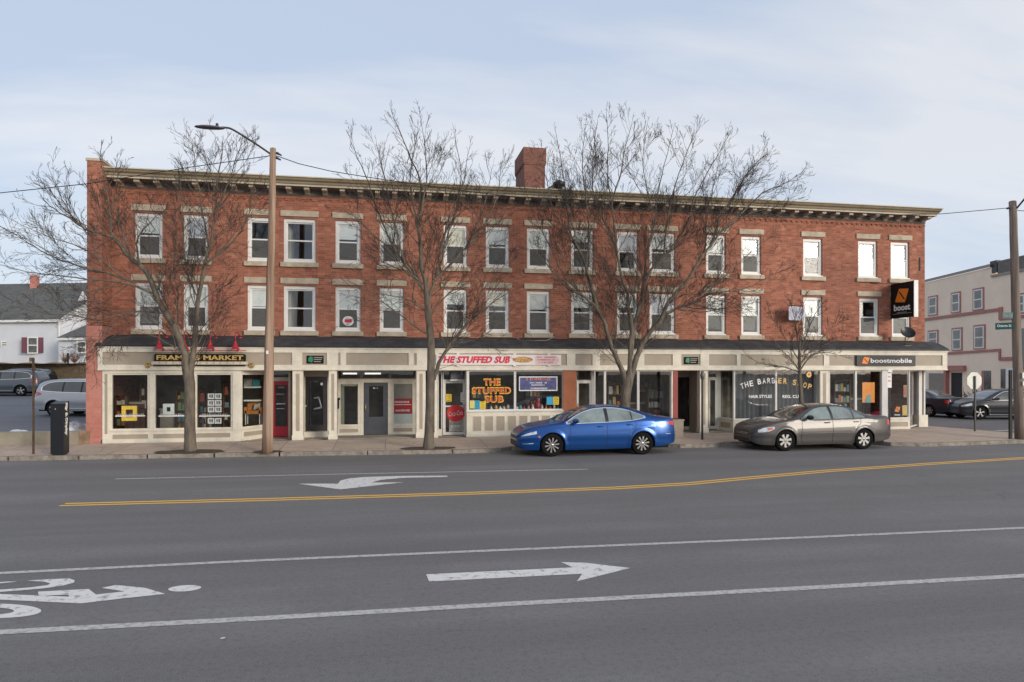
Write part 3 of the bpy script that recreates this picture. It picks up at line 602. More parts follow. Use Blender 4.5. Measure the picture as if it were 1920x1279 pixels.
# D: sub shop
YD4 = 24.1; door(830, 873, G0+.02, 2.14, YD4, M_alu, fw=.1, bot=.1, top=.1, handle='r')
m = MB(); m.box(PX(829.8, YD4), PX(872.6, YD4), YD4-.025, YD4+.02, 1.20, 1.25, M_alu); m.build('door_rail', bl)
shopwin(821, 829, G0+.2, ZF0-.013, YD4, .03, M_alu); shopwin(830, 873, 2.14, 2.49, YD4, .03, M_alu); filler(819, 829, G0, G0+.2, YD4-.01)
m = MB(); m.box(PX(845, YD4-.2), PX(865, YD4-.2), YD4-.25, YD4+.2, 2.17, 2.46, mat('ac_grille', (.10, .10, .13), .6)); m.box(PX(844, YD4-.2), PX(866, YD4-.2), YD4-.26, YD4-.2, 2.13, 2.17, M_alu); m.build('air_conditioner', bl)
BW0, BW1 = 875, 1056
bulkhead(pt(BW0, YS), pt(BW1, YS), 1.08, [(.066+.1185*k, .066+.1185*k+.082) for k in range(8)], .40, .90)
m = MB(); m.box(PX(BW0, YS)-.02, PX(BW1, YS), YS-.05, YS+.15, 1.06, 1.10, M_alu); m.build('window_sill', bl)
shopwin(876, 965.5, 1.10, ZF0-.013, YW, .035, M_alu); shopwin(965.8, 1056, 1.10, ZF0-.013, YW, .035, M_alu)
m = MB(); m.box(PX(BW0, YS), PX(BW0, YS)+.09, YS+.02, YD4+.05, G0, ZF0-.013, M_alu); m.build('wall_panel', bl)
# E: terracotta pier, salon with its door
M_terra = mat('terracotta_paint', (.42, .135, .06), .6, var=.12, scale=3)
filler(1056.3, 1080.5, G0, ZF0-.013, YS-.01, M_terra, 'pier', .3)
YD5 = 24.0; door(1081, 1109, G0+.02, 2.12, YD5, M_alu, fw=.08, bot=.14, top=.1, handle='l'); shopwin(1080, 1110, 2.12, 2.49, YD5, .03, M_taupe); filler(1109, 1115, G0, ZF0-.013, YD5-.02, M_alu, 'door_frame')
shopwin(1114.5, 1134, .62, ZF0-.013, YW, .03, M_alu); shopwin(1134.5, 1196.5, .62, ZF0-.013, YW, .035, M_alu); shopwin(1197, 1259, .62, ZF0-.013, YW, .035, M_alu)
bulkhead(pt(1114.5, YS), pt(1261, YS), .62, [(.05, .28), (.34, .62), (.68, .95)], .32, .5)
M_maroon = mat('maroon_paint', (.27, .05, .045), .6, var=.1)
filler(1262, 1271, G0, ZF0-.013, YS, M_maroon, 'pier', .25); filler(1259.2, 1262, G0, ZF0-.013, YS+.01, M_cream, 'pier', .2)
YD6 = 24.8; door(1270, 1292, G0+.12, 2.22, YD6, M_black, fw=.02, bot=.1, top=.08, glp=(1272, 1290)); filler(1266, 1293, 2.22, ZF0, YD6, M_taupe, 'transom_panel'); filler(1266, 1300, G0-.01, G0+.12, YD6-.02, name='door_step')
m = MB(); A = pt(1292, YD6); B = pt(1313, YS+.2); m.prism([A, B, (B[0]+.1, B[1]), (A[0]+.1, A[1]+.1)], M_taupe, 'z', G0, ZF0-.013); m.build('wall_panel', bl)
m = MB(); A, B = Vector(A), Vector(B)
for z0_, z1_ in ((.35, 1.15), (1.3, 1.75), (1.85, 2.3)):
    p_, q_ = A.lerp(B, .2), A.lerp(B, .8); o_ = Vector(((B-A).y, -(B-A).x)).normalized()*-.012
    for za, zb in ((z0_, z0_+.02), (z1_-.02, z1_)): m.add([(p_.x+o_.x, p_.y+o_.y, za), (q_.x+o_.x, q_.y+o_.y, za), (q_.x+o_.x, q_.y+o_.y, zb), (p_.x+o_.x, p_.y+o_.y, zb)], [(0, 1, 2, 3)], M_cream)
m.build('panel_moulding', bl)
pilaster(1312.5, 1327.5, YS)
# F: barber shop
YD7 = 24.5; door(1328, 1344, G0+.03, 2.2, YD7, M_alu, fw=.07, bot=.12, top=.09, handle='l'); filler(1344, 1348, G0, ZF0, YD7-.02, M_alu, 'door_frame'); shopwin(1327, 1344, 2.2, 2.49, YD7, .03, M_alu)
A = pt(1347.5, YD7); B = pt(1375, YS+.06); shopwin(0, 0, .66, ZF0-.013, 0, .03, M_alu, p0=A, p1=B); bulkhead(A, B, .66, [(.15, .85)], .32, .52)
shopwin(1375.5, 1455, .66, ZF0-.013, YW, .03, M_alu); shopwin(1455.3, 1537, .66, ZF0-.013, YW, .03, M_alu)
bulkhead(pt(1375, YS), pt(1538, YS), .66, [(.03, .3), (.36, .64), (.70, .97)], .32, .52)
pilaster(1538, 1554, YS)
# G: phone shop with corner entry
shopwin(1554.5, 1604, .45, ZF0-.013, YW, .03, M_alu); shopwin(1604.5, 1654, .45, ZF0-.013, YW, .04, M_alu); bulkhead(pt(1554, YS), pt(1665, YS), .45, [(.05, .45), (.55, .95)], .27, .38)
filler(1654, 1664.5, G0, ZF0-.013, YS, M_alu, 'mullion', .12)
shopwin(1664.5, 1705, .62, ZF0-.013, YW, .03, M_alu); bulkhead(pt(1664, YS), pt(1706, YS), .62, [(.1, .9)], .30, .48)
A = pt(1705, YS+.04); B = pt(1722, YB+.25); shopwin(0, 0, G0+.05, ZF0-.013, 0, .05, M_alu, p0=A, p1=B)
m = MB(); q = YB+.0; m.box(PX(1723, q), PX(1729, q), q, q+.12, G0, ZF0-.013, M_alu); m.box(PX(1722, q)-.02, PX(1737, q)+.02, q-.06, q+.2, G0, .68, M_cream); m.box(PX(1732.5, q), PX(1735, q), q, q+.08, .6, ZF0-.013, M_alu); m.build('corner_post', bl)
m = MB(); m.box(PX(1722, YB)+.2, XR-.03, YB+.25, YB+.3, G0, 2.6, M_intd); m.build('wall_panel', bl) if False else None
# ------------------------------------------------------------------ signs and shop-window things
def signthing(name, label, cat, org, group=None): return thing(name, org, label, cat, group)
# gilded frame-shop sign
M_gold = mat('gold_leaf', (.72, .48, .16), .4, .3, var=.1); M_signblk = mat('sign_black', (.012, .010, .008), .75, spec=.2)
ys = YS-.09
o = signthing('shop_sign', 'black sign with gold capital lettering and scrolls under four red lamps', 'shop sign', (PX(375, ys), ys, 2.55))
x0, x1 = PX(290, ys), PX(461, ys); m = MB(); m.prism([(x0, 2.785), (x1, 2.785), (x1, 2.99), (x1-.04, 3.02), (x0+.04, 3.02), (x0, 2.99)], M_signblk, 'y', ys-.05, ys+.02); m.build('sign_board', o)
m = MB(); textmb(m, 'FRAMERS MARKET', .2, M_gold, ((x0+x1)/2, ys-.056, 2.90), width=(x1-x0)*.95, height=.155, bold=.006, ext=.006)
# serifs make the capitals read as a roman face
for k in range(26):
    xx = x0+.09+(x1-x0-.18)*k/25
    if k not in (12, 13): m.box(xx-.022, xx+.022, ys-.062, ys-.052, 2.822, 2.832, M_gold)
m.build('lettering', o)
m = MB(); m.box(x0-.08, x1+.06, ys-.07, ys-.0, 2.68, 2.775, mat('sign_ledge', (.62, .53, .42), .6)); m.box(x0-.02, x1+.0, ys-.05, ys+.0, 2.635, 2.68, M_signblk); textmb(m, '. . . . . . . . . . . . .', .05, M_taupe, ((x0+x1)/2, ys-.072, 2.73), width=(x1-x0)*.9); m.build('sign_ledge', o)
for s_, xx in ((-1, x0-.08), (1, x1+.06)):
    m = MB(); pts = []
    for k in range(26):
        t = k/25; a = t*4.0*pi; r = .015+.085*(1-t)*.95; pts.append((xx+s_*(.115+cos(a+pi)*r), ys-.03, 2.655+sin(a)*r))
    m.tube([(xx-s_*.02, ys-.03, 2.73)]+pts, .011, M_gold, 6); m.tube([(p[0], p[1]+.02, p[2]-.006) for p in pts], .017, M_signblk, 6); m.build('scroll', o)
# red gooseneck lamps
for k, (px, lab) in enumerate(((298, 'red gooseneck lamp over the letter F of the gold lettered sign'), (345, 'red gooseneck lamp above the sign, partly behind the left limb of the tree'), (394, 'red gooseneck lamp just right of the two tree limbs, above the gold lettered sign'), (441, 'red gooseneck lamp above the last letters of the gold lettered sign, nearest the wooden pole'))):
    xx = PX(px, YS-.45); o = thing('gooseneck_lamp', (xx, YS+.1, 3.4), lab, 'wall lamp', 'red lamps over the frame shop sign'); m = MB()
    m.lathe([(.025, .20), (.035, .16), (.05, .10), (.075, .03), (.125, -.06), (.15, -.075), (.145, -.08), (.1, -.03)], M_redp, (xx, YS-.42, 3.24), 'z', 18); m.build('lamp_shade', o)
    m = MB(); m.tube([(xx, YS-.42, 3.42), (xx, YS-.42, 3.60), (xx, YS-.36, 3.70), (xx, YS-.22, 3.73), (xx, YS, 3.68), (xx, YS+.3, 3.60)], .017, M_redp, 8); m.lathe([(.06, 0), (.06, .03)], M_redp, (xx, YS+.3, 3.55), 'z', 12); m.build('lamp_arm', o)
m = MB(); zz_ = 3.135; m.tube([(PX(288, YS-.2), YS-.2, zz_), (PX(462, YS-.2), YS-.2, zz_)], .014, M_redp, 6)
for px in (306, 352, 400, 446): m.lathe([(.0, -.03), (.032, -.03), (.032, .03), (0, .03)], M_redp, (PX(px, YS-.2), YS-.2, zz_), 'z', 8); m.tube([(PX(px, YS-.2), YS-.2, zz_), (PX(px, YS-.2), YS-.05, zz_)], .012, M_redp, 5)
onemesh(m, 'lamp_conduit', 'thin red conduit running along the top of the gold lettered sign', 'conduit', (PX(375, YS-.2), YS-.1, 3.13))
# small green and black plaques
M_green = mat('plaque_green', (.02, .22, .12), .5)
for px0, px1, lab in ((575.5, 607, 'small black and green plaque on the fascia above the black door'), (1282, 1308, 'small black and green plaque above the recessed doorway beside the maroon pier')):
    a, b = PX(px0, YS), PX(px1, YS); y = YS-.03; o = thing('plaque', ((a+b)/2, y, 2.68), lab, 'plaque', 'black and green plaques on the fascia'); m = MB(); m.box(a, b, y-.03, y, 2.72, 2.98, M_signblk); m.build('board', o)
    m = MB(); w = b-a; m.prism([(a+w*.08, 2.79), (a+w*.10, 2.90), (a+w*.22, 2.955), (a+w*.36, 2.93), (a+w*.38, 2.83), (a+w*.30, 2.74), (a+w*.22, 2.77)], M_green, 'y', y-.034, y-.029)
    M_pk = mat('plaque_text', (.30, .28, .27), .6)
    for q, z in enumerate((2.90, 2.84, 2.77)): m.box(a+w*.42, b-w*(.06+.05*q), y-.034, y-.029, z, z+.028, M_pk)
    m.build('emblem', o)
# THE STUFFED SUB signboard
M_signw = mat('sign_white', (.74, .68, .68), .5, var=.04); M_signr = mat('sign_red', (.62, .02, .05), .5); M_signpink = mat('sign_pink', (.72, .50, .50), .5)
y = YS-.10; a, b = PX(818, y), PX(1052, y); o = signthing('sub_shop_sign', 'long white fascia sign with red slanted lettering and a picture of a sandwich', 'shop sign', ((a+b)/2, y, 2.68)); m = MB(); m.box(a, b, y-.02, y+.05, 2.675, 3.035, M_signw)
for q in (.17, .62, .9):
    xx = a+(b-a)*q; m.box(xx-.05, xx+.05, y-.015, y+.03, 2.63, 2.675, M_signw); m.box(xx-.05, xx+.05, y-.015, y+.03, 3.035, 3.075, M_signw)
m.build('sign_board', o)
m = MB(); textmb(m, 'THE STUFFED SUB', .25, M_signr, ((PX(822, y)+PX(956, y))/2, y-.026, 2.86), width=PX(956, y)-PX(822, y), height=.235, bold=.012, shear=.28, ext=.005, spacing=1.05); m.build('lettering', o)
M_bun = mat('bread_brown', (.45, .20, .07), .7, var=.3, scale=12); M_bun2 = mat('filling', (.38, .10, .04), .7, col2=(.55, .42, .16), thr=(.4, .6), scale=20)
m = MB(); xc = (PX(961, y)+PX(999, y))/2; rx = (PX(999, y)-PX(961, y))/2
m.prism([(xc+rx*cos(t), 2.865+.10*sin(t)) for t in [2*pi*k/28 for k in range(28)]], M_bun, 'y', y-.03, y-.021); m.prism([(xc+rx*.9*cos(t), 2.83+.05*sin(t)) for t in [2*pi*k/28 for k in range(28)]], M_bun2, 'y', y-.036, y-.0305); m.prism([(xc-rx*.2+rx*.7*cos(t), 2.91+.035*sin(t)) for t in [2*pi*k/24 for k in range(24)]], mat('bread_top', (.58, .32, .13), .7, var=.2, scale=14), 'y', y-.036, y-.0305); m.build('sandwich_picture', o)
m = MB(); a2, b2_ = PX(1004, y), PX(1048, y); m.prism([(a2, 2.70), (b2_-.08, 2.70), (b2_, 2.86), (b2_-.08, 3.01), (a2, 3.01)], M_signpink, 'y', y-.026, y-.021)
for q, s_ in enumerate(('BREAKFAST SUBS', 'SALADS, WRAPS', 'STEAK  CALZONE')): scrib(m, mat('sign_text', (.42, .12, .14), .6), ((a2+b2_)/2-.03, y-.03, 2.95-.09*q), width=(b2_-a2)*(.8-.06*q), height=.04)
m.build('menu_panel', o)
# window lettering: THE / STUFFED / SUB with yellow outline
yw = YS+.045; o = signthing('window_lettering', 'red letters with yellow outlines in three lines on the left sub shop window', 'window sign', (PX(922, yw), yw, 1.3)); M_yo = mat('letter_yellow', (.72, .42, .03), .5); M_ro = mat('letter_red', (.50, .03, .02), .5)
for s_, (q0, q1), yy in (('THE', (908, 937), 716.5), ('STUFFED', (886, 957), 732.5), ('SUB', (910, 943), 748.5)):
    w = PX(q1, yw)-PX(q0, yw); c = ((PX(q0, yw)+PX(q1, yw))/2, yw-.004, PZ(922, yy, yw)); m = MB(); textmb(m, s_, .3, M_yo, c, width=w+.05, height=.25, bold=.018, ext=.002, spacing=1.12); textmb(m, s_, .3, M_ro, (c[0], c[1]-.006, c[2]), width=w-.02, height=.185, bold=.006, ext=.002, spacing=1.17); m.build('lettering', o)
def card(name, px0, px1, py0, py1, Y, m_, label, cat, group=None, text=None, tm=None, th=.006):
    a, b = PX(px0, Y), PX(px1, Y); c = (px0+px1)/2; z0, z1 = PZ(c, py1, Y), PZ(c, py0, Y); m = MB(); m.box(a, b, Y, Y+th, z0, z1, m_)
    if text:
        for i in range(4): scrib(m, tm or M_signblk, ((a+b)/2, Y-.003, z1-(z1-z0)*(i+.7)/4.4), width=(b-a)*.7, height=(z1-z0)*.09)
    return onemesh(m, name, label, cat, ((a+b)/2, Y, z0), group)
gp = 'paper flyers in the sub shop'
card('flyer', 836.5, 847, 739, 753, YD4-.035, M_yel, 'yellow flyer on the left of the sub shop door glass', 'flyer', gp, True)
card('flyer', 863.5, 872, 736, 754, YD4-.035, M_wht, 'white flyer near the handle of the sub shop door', 'flyer', gp, True)
card('flyer', 881, 890, 751, 766, yw-.012, mat('pale_yellow', (.62, .55, .16), .6), 'pale yellow flyer at the lower left corner of the red lettered window', 'flyer', gp)
card('flyer', 890.3, 899.5, 751, 768, yw-.012, M_blue, 'blue flyer between two yellow ones in the red lettered window', 'flyer', gp, True)
card('flyer', 900, 910.5, 753, 767, yw-.012, M_yel, 'bright yellow flyer right of the blue one in the red lettered window', 'flyer', gp, True)
card('flyer', 1025, 1037, 744, 759, yw-.012, M_blue, 'cyan flyer under the right end of the blue banner', 'flyer', gp)
card('flyer', 1037.5, 1048, 744, 759, yw-.012, M_yel, 'yellow flyer at the right edge of the banner window', 'flyer', gp, True)
# banner
a, b = PX(973, yw), PX(1045, yw); o = signthing('banner', 'blue banner with white border hanging in the right sub shop window', 'banner', ((a+b)/2, yw-.01, 1.7)); z0, z1 = PZ(1008, 733, yw), PZ(1008, 706, yw); m = MB(); m.box(a, b, yw-.016, yw-.01, z0, z1, M_wht); m.build('border', o)
m = MB(); m.box(a+.035, b-.035, yw-.022, yw-.017, z0+.035, z1-.035, mat('banner_blue', (.055, .065, .20), .5, var=.4, scale=6)); m.build('field', o)
m = MB(); scrib(m, mat('banner_gold', (.65, .45, .15), .5, col2=(.55, .08, .05), thr=(.45, .55), scale=2), ((a+b)/2, yw-.026, z1-.09), width=(b-a)*.62, height=.09, bold=.006); scrib(m, M_wht, ((a+b)/2, yw-.026, z1-.22), width=(b-a)*.44, height=.05, bold=.004); scrib(m, M_wht, ((a+b)/2, yw-.026, z1-.30), width=(b-a)*.36, height=.045, bold=.004); scrib(m, M_wht, ((a+b)/2, yw-.026, z0+.085), width=(b-a)*.46, height=.06, bold=.006); m.build('lettering', o)
# drinks decal on the door: red disc with white script
yy = YD4-.034; o = signthing('drinks_decal', 'round red drinks decal with white script low on the sub shop door', 'decal', (PX(852, yy), yy, .5)); xc, zc = PX(854.5, yy), PZ(854, 775, yy); m = MB(); m.prism([(xc+.32*cos(t), zc+.30*sin(t)) for t in [2*pi*k/32 for k in range(32)]], mat('decal_red', (.55, .015, .02), .4), 'y', yy-.003, yy); m.build('disc', o)
m = MB(); textmb(m, 'Coca-Cola', .2, M_wht, (xc, yy-.006, zc), width=.50, height=.16, shear=.35, bold=-.002, rot=.12, ext=.001); m.build('script', o)
m = MB(); m.box(PX(842, yy), PX(869, yy), yy+.0005, yy+.003, PZ(854, 809, yy), PZ(854, 782, yy), mat('decal_grey', (.20, .20, .18), .6, col2=(.42, .40, .36), thr=(.4, .6), scale=3)); scrib(m, M_wht, (xc, yy-.004, .52), width=.5, height=.09, ext=.001); m.build('decal_base', o)
# ornaments on the sub shop sill
rnd = random.Random(3); k = 0
ORN = [(921, 'white pyramid shaped'), (930, 'small amber'), (938, 'white bottle shaped'), (945, 'tan cone shaped'), (953, 'cream bell shaped'), (969, 'silver bulb shaped'), (976, 'teal pear shaped'), (983, 'red cone shaped'), (991, 'pink cup shaped'), (999, 'white cone shaped'), (1008, 'tall dark red'), (1016, 'pale round'), (1024, 'orange cone shaped'), (1031, 'red cup shaped'), (1039, 'white cup shaped'), (1046, 'blue grey bottle shaped')]
oc = [(.6, .58, .5), (.6, .35, .08), (.7, .68, .62), (.5, .38, .25), (.65, .6, .5), (.5, .52, .55), (.05, .3, .28), (.5, .03, .05), (.6, .25, .28), (.65, .62, .58), (.28, .02, .04), (.6, .55, .5), (.6, .25, .06), (.5, .03, .04), (.7, .68, .64), (.2, .24, .32)]
for (px, d), c in zip(ORN, oc):
    xx = PX(px, YS+.3); h = rnd.uniform(.12, .26); r = rnd.uniform(.04, .07); t = rnd.random(); m = MB()
    pf = [(r, 0), (r*1.05, h*.15), (r*.6, h*.55), (r*.25, h*.8), (.01, h)] if 'cone' in d or 'pyramid' in d else [(r*.8, 0), (r, h*.2), (r, h*.55), (r*.35, h*.75), (r*.35, h), (.005, h)] if 'bottle' in d or 'tall' in d else [(r*.5, 0), (r, h*.3), (r*.9, h*.6), (r*.4, h*.8), (.005, h*.82)]
    if 'tall' in d: pf = [(a_*1.6, b_*1.9) for a_, b_ in pf]
    m.lathe(pf, mat('ornament_%d' % ORN.index((px, d)), c, .4), (xx, YS+.3, 1.10), 'z', 12)
    onemesh(m, 'ornament', d+' ornament on the sub shop window sill, '+('under the red lettering' if px < 965 else 'under the blue banner'), 'ornament', (xx, YS+.3, 1.10), 'ornaments on the sub shop sill')
# barber lettering on an arc, white fading to gold
o = signthing('barber_lettering', 'arched lettering, white turning to gold, across the two barber windows', 'window sign', (PX(1455, yw), yw, 1.2)); m = MB(); M_gl = mat('letter_gold', (.70, .42, .12), .5); M_gw = mat('letter_white', (.78, .78, .80), .5)
arc = [('T', 1391.5, 724), ('H', 1399.5, 721), ('E', 1408.5, 719), ('B', 1423.5, 715.5), ('A', 1432.5, 714.5), ('R', 1441.5, 713.8), ('B', 1450, 713.7), ('E', 1462, 713.8), ('R', 1472, 714.5), ('S', 1489.5, 717), ('H', 1499.5, 719), ('O', 1509, 722), ('P', 1518, 725)]
for i, (c, px, py) in enumerate(arc):
    p0 = P3(arc[max(i-1, 0)][1], arc[max(i-1, 0)][2], yw); p1 = P3(arc[min(i+1, 12)][1], arc[min(i+1, 12)][2], yw); rr = atan2(p1.z-p0.z, p1.x-p0.x)
    p = P3(px, py, yw); textmb(m, c, .3, M_gl if i >= 7 else M_gw, (p.x, yw-.01, p.z), width=.14, height=.205, bold=.004, ext=.003, rot=rr)
m.build('arched_lettering', o); m = MB()
for s_, q0, q1 in (('HAIR STYLES', 1404, 1447), ('REG. CUTS', 1467, 1506)): textmb(m, s_, .12, M_gw, ((PX(q0, yw)+PX(q1, yw))/2, yw-.01, PZ((q0+q1)/2, 743.5, yw)), width=PX(q1, yw)-PX(q0, yw), height=.115, bold=.002, ext=.002)
m.build('small_lettering', o)
p = P3(1516.5, 702.5, yw); m = MB(); m.prism([(p.x+(.10+.02*(k % 2))*cos(pi*k/9), p.z+(.10+.02*(k % 2))*sin(pi*k/9)) for k in range(18)], M_gl, 'y', yw-.012, yw-.008); m.prism([(p.x+.04*cos(pi*k/8), p.z+.04*sin(pi*k/8)) for k in range(16)], mat('letter_brown', (.25, .10, .03), .5), 'y', yw-.016, yw-.0125); onemesh(m, 'sun_decal', 'small gold sun shaped decal at the top of the right barber window', 'decal', (p.x, yw, p.z))
# phone shop fascia sign
M_org = mat('sign_orange', (.80, .22, .02), .5, var=.05); M_sg = mat('sign_charcoal', (.045, .043, .043), .6)
def swirl(m, c, w, h, Y, facing='-y'):
    par = [(-.22, .5), (.5, .42), (.5, .34), (.22, -.5), (-.5, -.42), (-.5, -.30)]
    def mk(p, d): return (c[0]+p[0]*w, Y-d, c[2]+p[1]*h) if facing == '-y' else (c[0]-d, Y-p[0]*w, c[2]+p[1]*h)
    n_ = len(par); vs = [mk(p, .0) for p in par]+[mk(p, .012) for p in par]; m.add(vs, [tuple(range(n_)), tuple(range(2*n_-1, n_-1, -1))]+[(i, i+n_, (i+1) % n_+n_, (i+1) % n_) for i in range(n_)], M_org)
    sl_ = [(-.24, .28), (-.17, .30), (.24, -.26), (.17, -.30)]; vs = [mk(p, .013) for p in sl_]+[mk(p, .017) for p in sl_]; m.add(vs, [(0, 1, 2, 3), (7, 6, 5, 4), (0, 4, 5, 1), (1, 5, 6, 2), (2, 6, 7, 3), (3, 7, 4, 0)], M_signblk)
y = YS-.08; a, b = PX(1605.5, y), PX(1715.5, y); o = signthing('phone_shop_sign', 'charcoal fascia sign with orange emblem and white lowercase lettering', 'shop sign', ((a+b)/2, y, 2.66)); m = MB(); m.box(a, b, y-.03, y+.04, 2.655, 3.07, M_sg); m.build('sign_board', o)
m = MB(); swirl(m, (PX(1622, y), 0, 2.87), .33, .27, y-.032); m.build('emblem', o)
m = MB(); textmb(m, 'boostmobile', .22, M_gw, ((PX(1631, y)+PX(1708, y))/2, y-.04, 2.865), width=PX(1708, y)-PX(1631, y), height=.17, bold=.003, ext=.01); m.build('lettering', o)
# projecting blade sign
Ya, Yb = 24.12, 22.92; xs = PX(1670.5, Ya); o = signthing('blade_sign', 'black projecting sign with orange emblem and white lettering high on the corner', 'blade sign', (xs+.1, Yb+.6, PZ(1670, 597, Ya)))
zb_, zt_ = PZ(1670.5, 597.5, Ya), PZ(1670.5, 533.5, Ya); m = MB(); m.box(xs, xs+.17, Yb, Ya, zb_, zt_, M_signblk); m.box(xs-.004, xs+.174, Yb-.03, Yb, zb_-.02, zt_+.02, M_white); m.build('sign_box', o)
m = MB(); yc = (Ya+Yb)/2; swirl(m, (xs-.002, 0, zb_+(zt_-zb_)*.63), .68, .56, yc, '-x'); m.build('emblem', o)
m = MB(); textmb(m, 'boost', .3, M_gw, (xs-.006, yc, zb_+.40), width=.86, height=.25, bold=.010, ext=.004, facing='-x'); scrib(m, mat('sign_grey', (.35, .35, .36), .6), (xs-.006, yc, zb_+.20), width=.5, height=.045, facing='-x'); m.box(xs-.006, xs-.002, Yb+.1, Ya-.1, zb_+.15, zb_+.165, MATS['sign_grey']); m.build('lettering', o)
m = MB(); m.tube([(xs+.08, Ya, zt_-.15), (xs+.08, YB+.02, zt_-.15)], .03, M_dark, 6); m.tube([(xs+.08, Ya, zb_+.15), (xs+.08, YB+.02, zb_+.15)], .03, M_dark, 6); m.tube([(xs-.9, YB, zt_+.05), (xs-.5, YB-.12, zt_+.02), (xs+.08, Ya-.3, zt_)], .012, M_dark, 5); m.build('bracket', o)
# posters and small sign in the phone shop
card('poster', 1617, 1640, 717, 755, YS+.12, mat('poster_orange', (.88, .30, .03), .5, var=.1), 'orange poster in the phone shop window left of the thin sign post', 'poster', None)
m = MB(); p = P3(1627, 748, YS+.11); m.prism([(p.x-.13, p.z-.14), (p.x+.13, p.z-.14), (p.x+.13, p.z+.20), (p.x-.02, p.z+.12)], mat('phone_teal', (.12, .32, .36), .5), 'y', YS+.105, YS+.115); onemesh(m, 'phone_cutout', 'teal phone cutout stuck on the orange poster', 'cutout', (p.x, YS+.11, p.z-.14))
y = YS+.2; a, b = PX(1674, y), PX(1691, y); z0, z1 = PZ(1682, 781, y), PZ(1682, 762, y); o = signthing('counter_sign', 'small black window sign with orange emblem above the white corner bulkhead', 'sign', ((a+b)/2, y, z0)); m = MB(); m.box(a, b, y, y+.05, z0-.01, z1, M_signblk); m.build('board', o); m = MB(); swirl(m, ((a+b)/2, 0, z0+.28), .24, .21, y-.002); textmb(m, 'boost', .1, M_gw, ((a+b)/2, y-.004, z0+.07), width=.24, height=.06, bold=.004); m.build('emblem', o)
m = MB(); xx = PX(1644, YS+.5); m.lathe([(.01, .40), (.16, .37), (.27, .26), (.30, .12), (.25, 0)], mat('pink_beanbag', (.60, .03, .12), .6), (xx, YS+.5, .48), 'z', 18); onemesh(m, 'pink_cushion', 'bright pink cushion low in the phone shop window', 'cushion', (xx, YS+.5, .48))
card('poster', 1692, 1703, 760, 779, YS+.3, mat('poster_gold', (.62, .42, .10), .5, var=.2), 'yellow poster at the right edge of the corner phone shop window', 'poster'); card('poster', 1694, 1703, 722, 745, YS+.6, mat('poster_red', (.45, .28, .16), .5, col2=(.5, .05, .04), thr=(.4, .6), scale=3), 'red and tan poster higher up in the corner phone shop window', 'poster')
# red notice in the office window
y = YD3-.006; a, b = PX(738, y), PX(772.5, y); z0, z1 = PZ(755, 775, y), PZ(755, 748, y); o = signthing('red_notice', 'dark red notice with white writing across the office window', 'notice', ((a+b)/2, y, z0)); m = MB(); m.box(a, b, y-.004, y, z0, z1, mat('notice_red', (.36, .015, .025), .5)); m.build('board', o); m = MB(); scrib(m, M_wht, ((a+b)/2, y-.006, z1-.11), width=(b-a)*.88, height=.07, bold=.003); m.box(a+.03, b-.03, y-.007, y-.004, z1-.215, z1-.195, M_wht); scrib(m, M_wht, ((a+b)/2, y-.006, z0+.10), width=(b-a)*.78, height=.07, bold=.002); m.build('lettering', o)
card('frosted_sheet', 738, 772.5, 776, 795, YD3-.004, mat('frost_pale', (.42, .48, .46), .6), 'pale frosted sheet under the dark red notice', 'window film'); card('frosted_sheet', 738, 772.5, 719, 747.5, YD3+.01, mat('frost_grey', (.22, .21, .19), .6), 'grey brown frosted sheet above the dark red notice', 'window film')
card('roller_blind', 641, 669, 718, 724, YD3+.05, mat('blind_tan', (.40, .34, .26), .7), 'tan roller blind at the top of the left office window', 'blind'); card('window_curtain', 638, 645.5, 724, 796, YD3+.12, mat('curtain_sage', (.20, .22, .17), .8), 'sage curtain at the left side of the left office window', 'curtain')
for a_, b_, lab in ((643, 669, 'left lit fluorescent tube behind the office transom'), (684, 714, 'right lit fluorescent tube behind the office transom')):
    yy = YD3+.5; m = MB(); m.box(PX(a_, yy), PX(b_, yy), yy, yy+.1, PZ(a_, 702, yy), PZ(a_, 699, yy), M_lampw); onemesh(m, 'fluorescent_lamp', lab, 'lamp', (PX(a_, yy), yy, 2.4), 'fluorescent tubes in the office entry')
# frame shop display
Yq = YS+.45
def pframe(name, px0, px1, py0, py1, Y, fm_, w, label, inner=None, group=None):
    a, b = PX(px0, Y), PX(px1, Y); c = (px0+px1)/2; z0, z1 = PZ(c, py1, Y), PZ(c, py0, Y); o = thing(name, ((a+b)/2, Y, z0), label, 'picture frame', group); m = MB()
    for q in ((a, a+w, z0, z1), (b-w, b, z0, z1), (a+w, b-w, z1-w, z1), (a+w, b-w, z0, z0+w)): m.box(q[0], q[1], Y-.03, Y+.01, q[2], q[3], fm_)
    m.build('frame', o)
    if inner: m = MB(); m.box(a+w, b-w, Y-.005, Y+.005, z0+w, z1-w, inner); m.build('picture', o)
pframe('picture_frame', 228.5, 257, 761, 789, YS+.11, mat('frame_yellow', (.85, .58, .08), .4), .115, 'thick yellow picture frame hanging in the first frame shop window')
pframe('picture_frame', 306, 327, 757, 778, YS+.13, mat('frame_pale', (.62, .65, .63), .6), .11, 'pale grey square frame with a small dark picture in the second frame shop window', M_signblk)
labs = ['top', 'second', 'third', 'fourth']
for r in range(4):
    for c_ in range(2):
        x0_ = 390+c_*13.5; y0_ = 738+r*12.3
        if r == 3: y0_ = 784
        pframe('card_frame', x0_, x0_+11.8, y0_, y0_+10.3, YS+.16, mat('frame_white', (.78, .79, .78), .5), .03, 'small framed card on the window stand, %s row on the %s' % (labs[r], 'left' if c_ == 0 else 'right'), mat('card_print', (.55, .56, .55), .6, col2=(.08, .08, .09), thr=(.46, .54), scale=9), 'framed cards on the display stand')
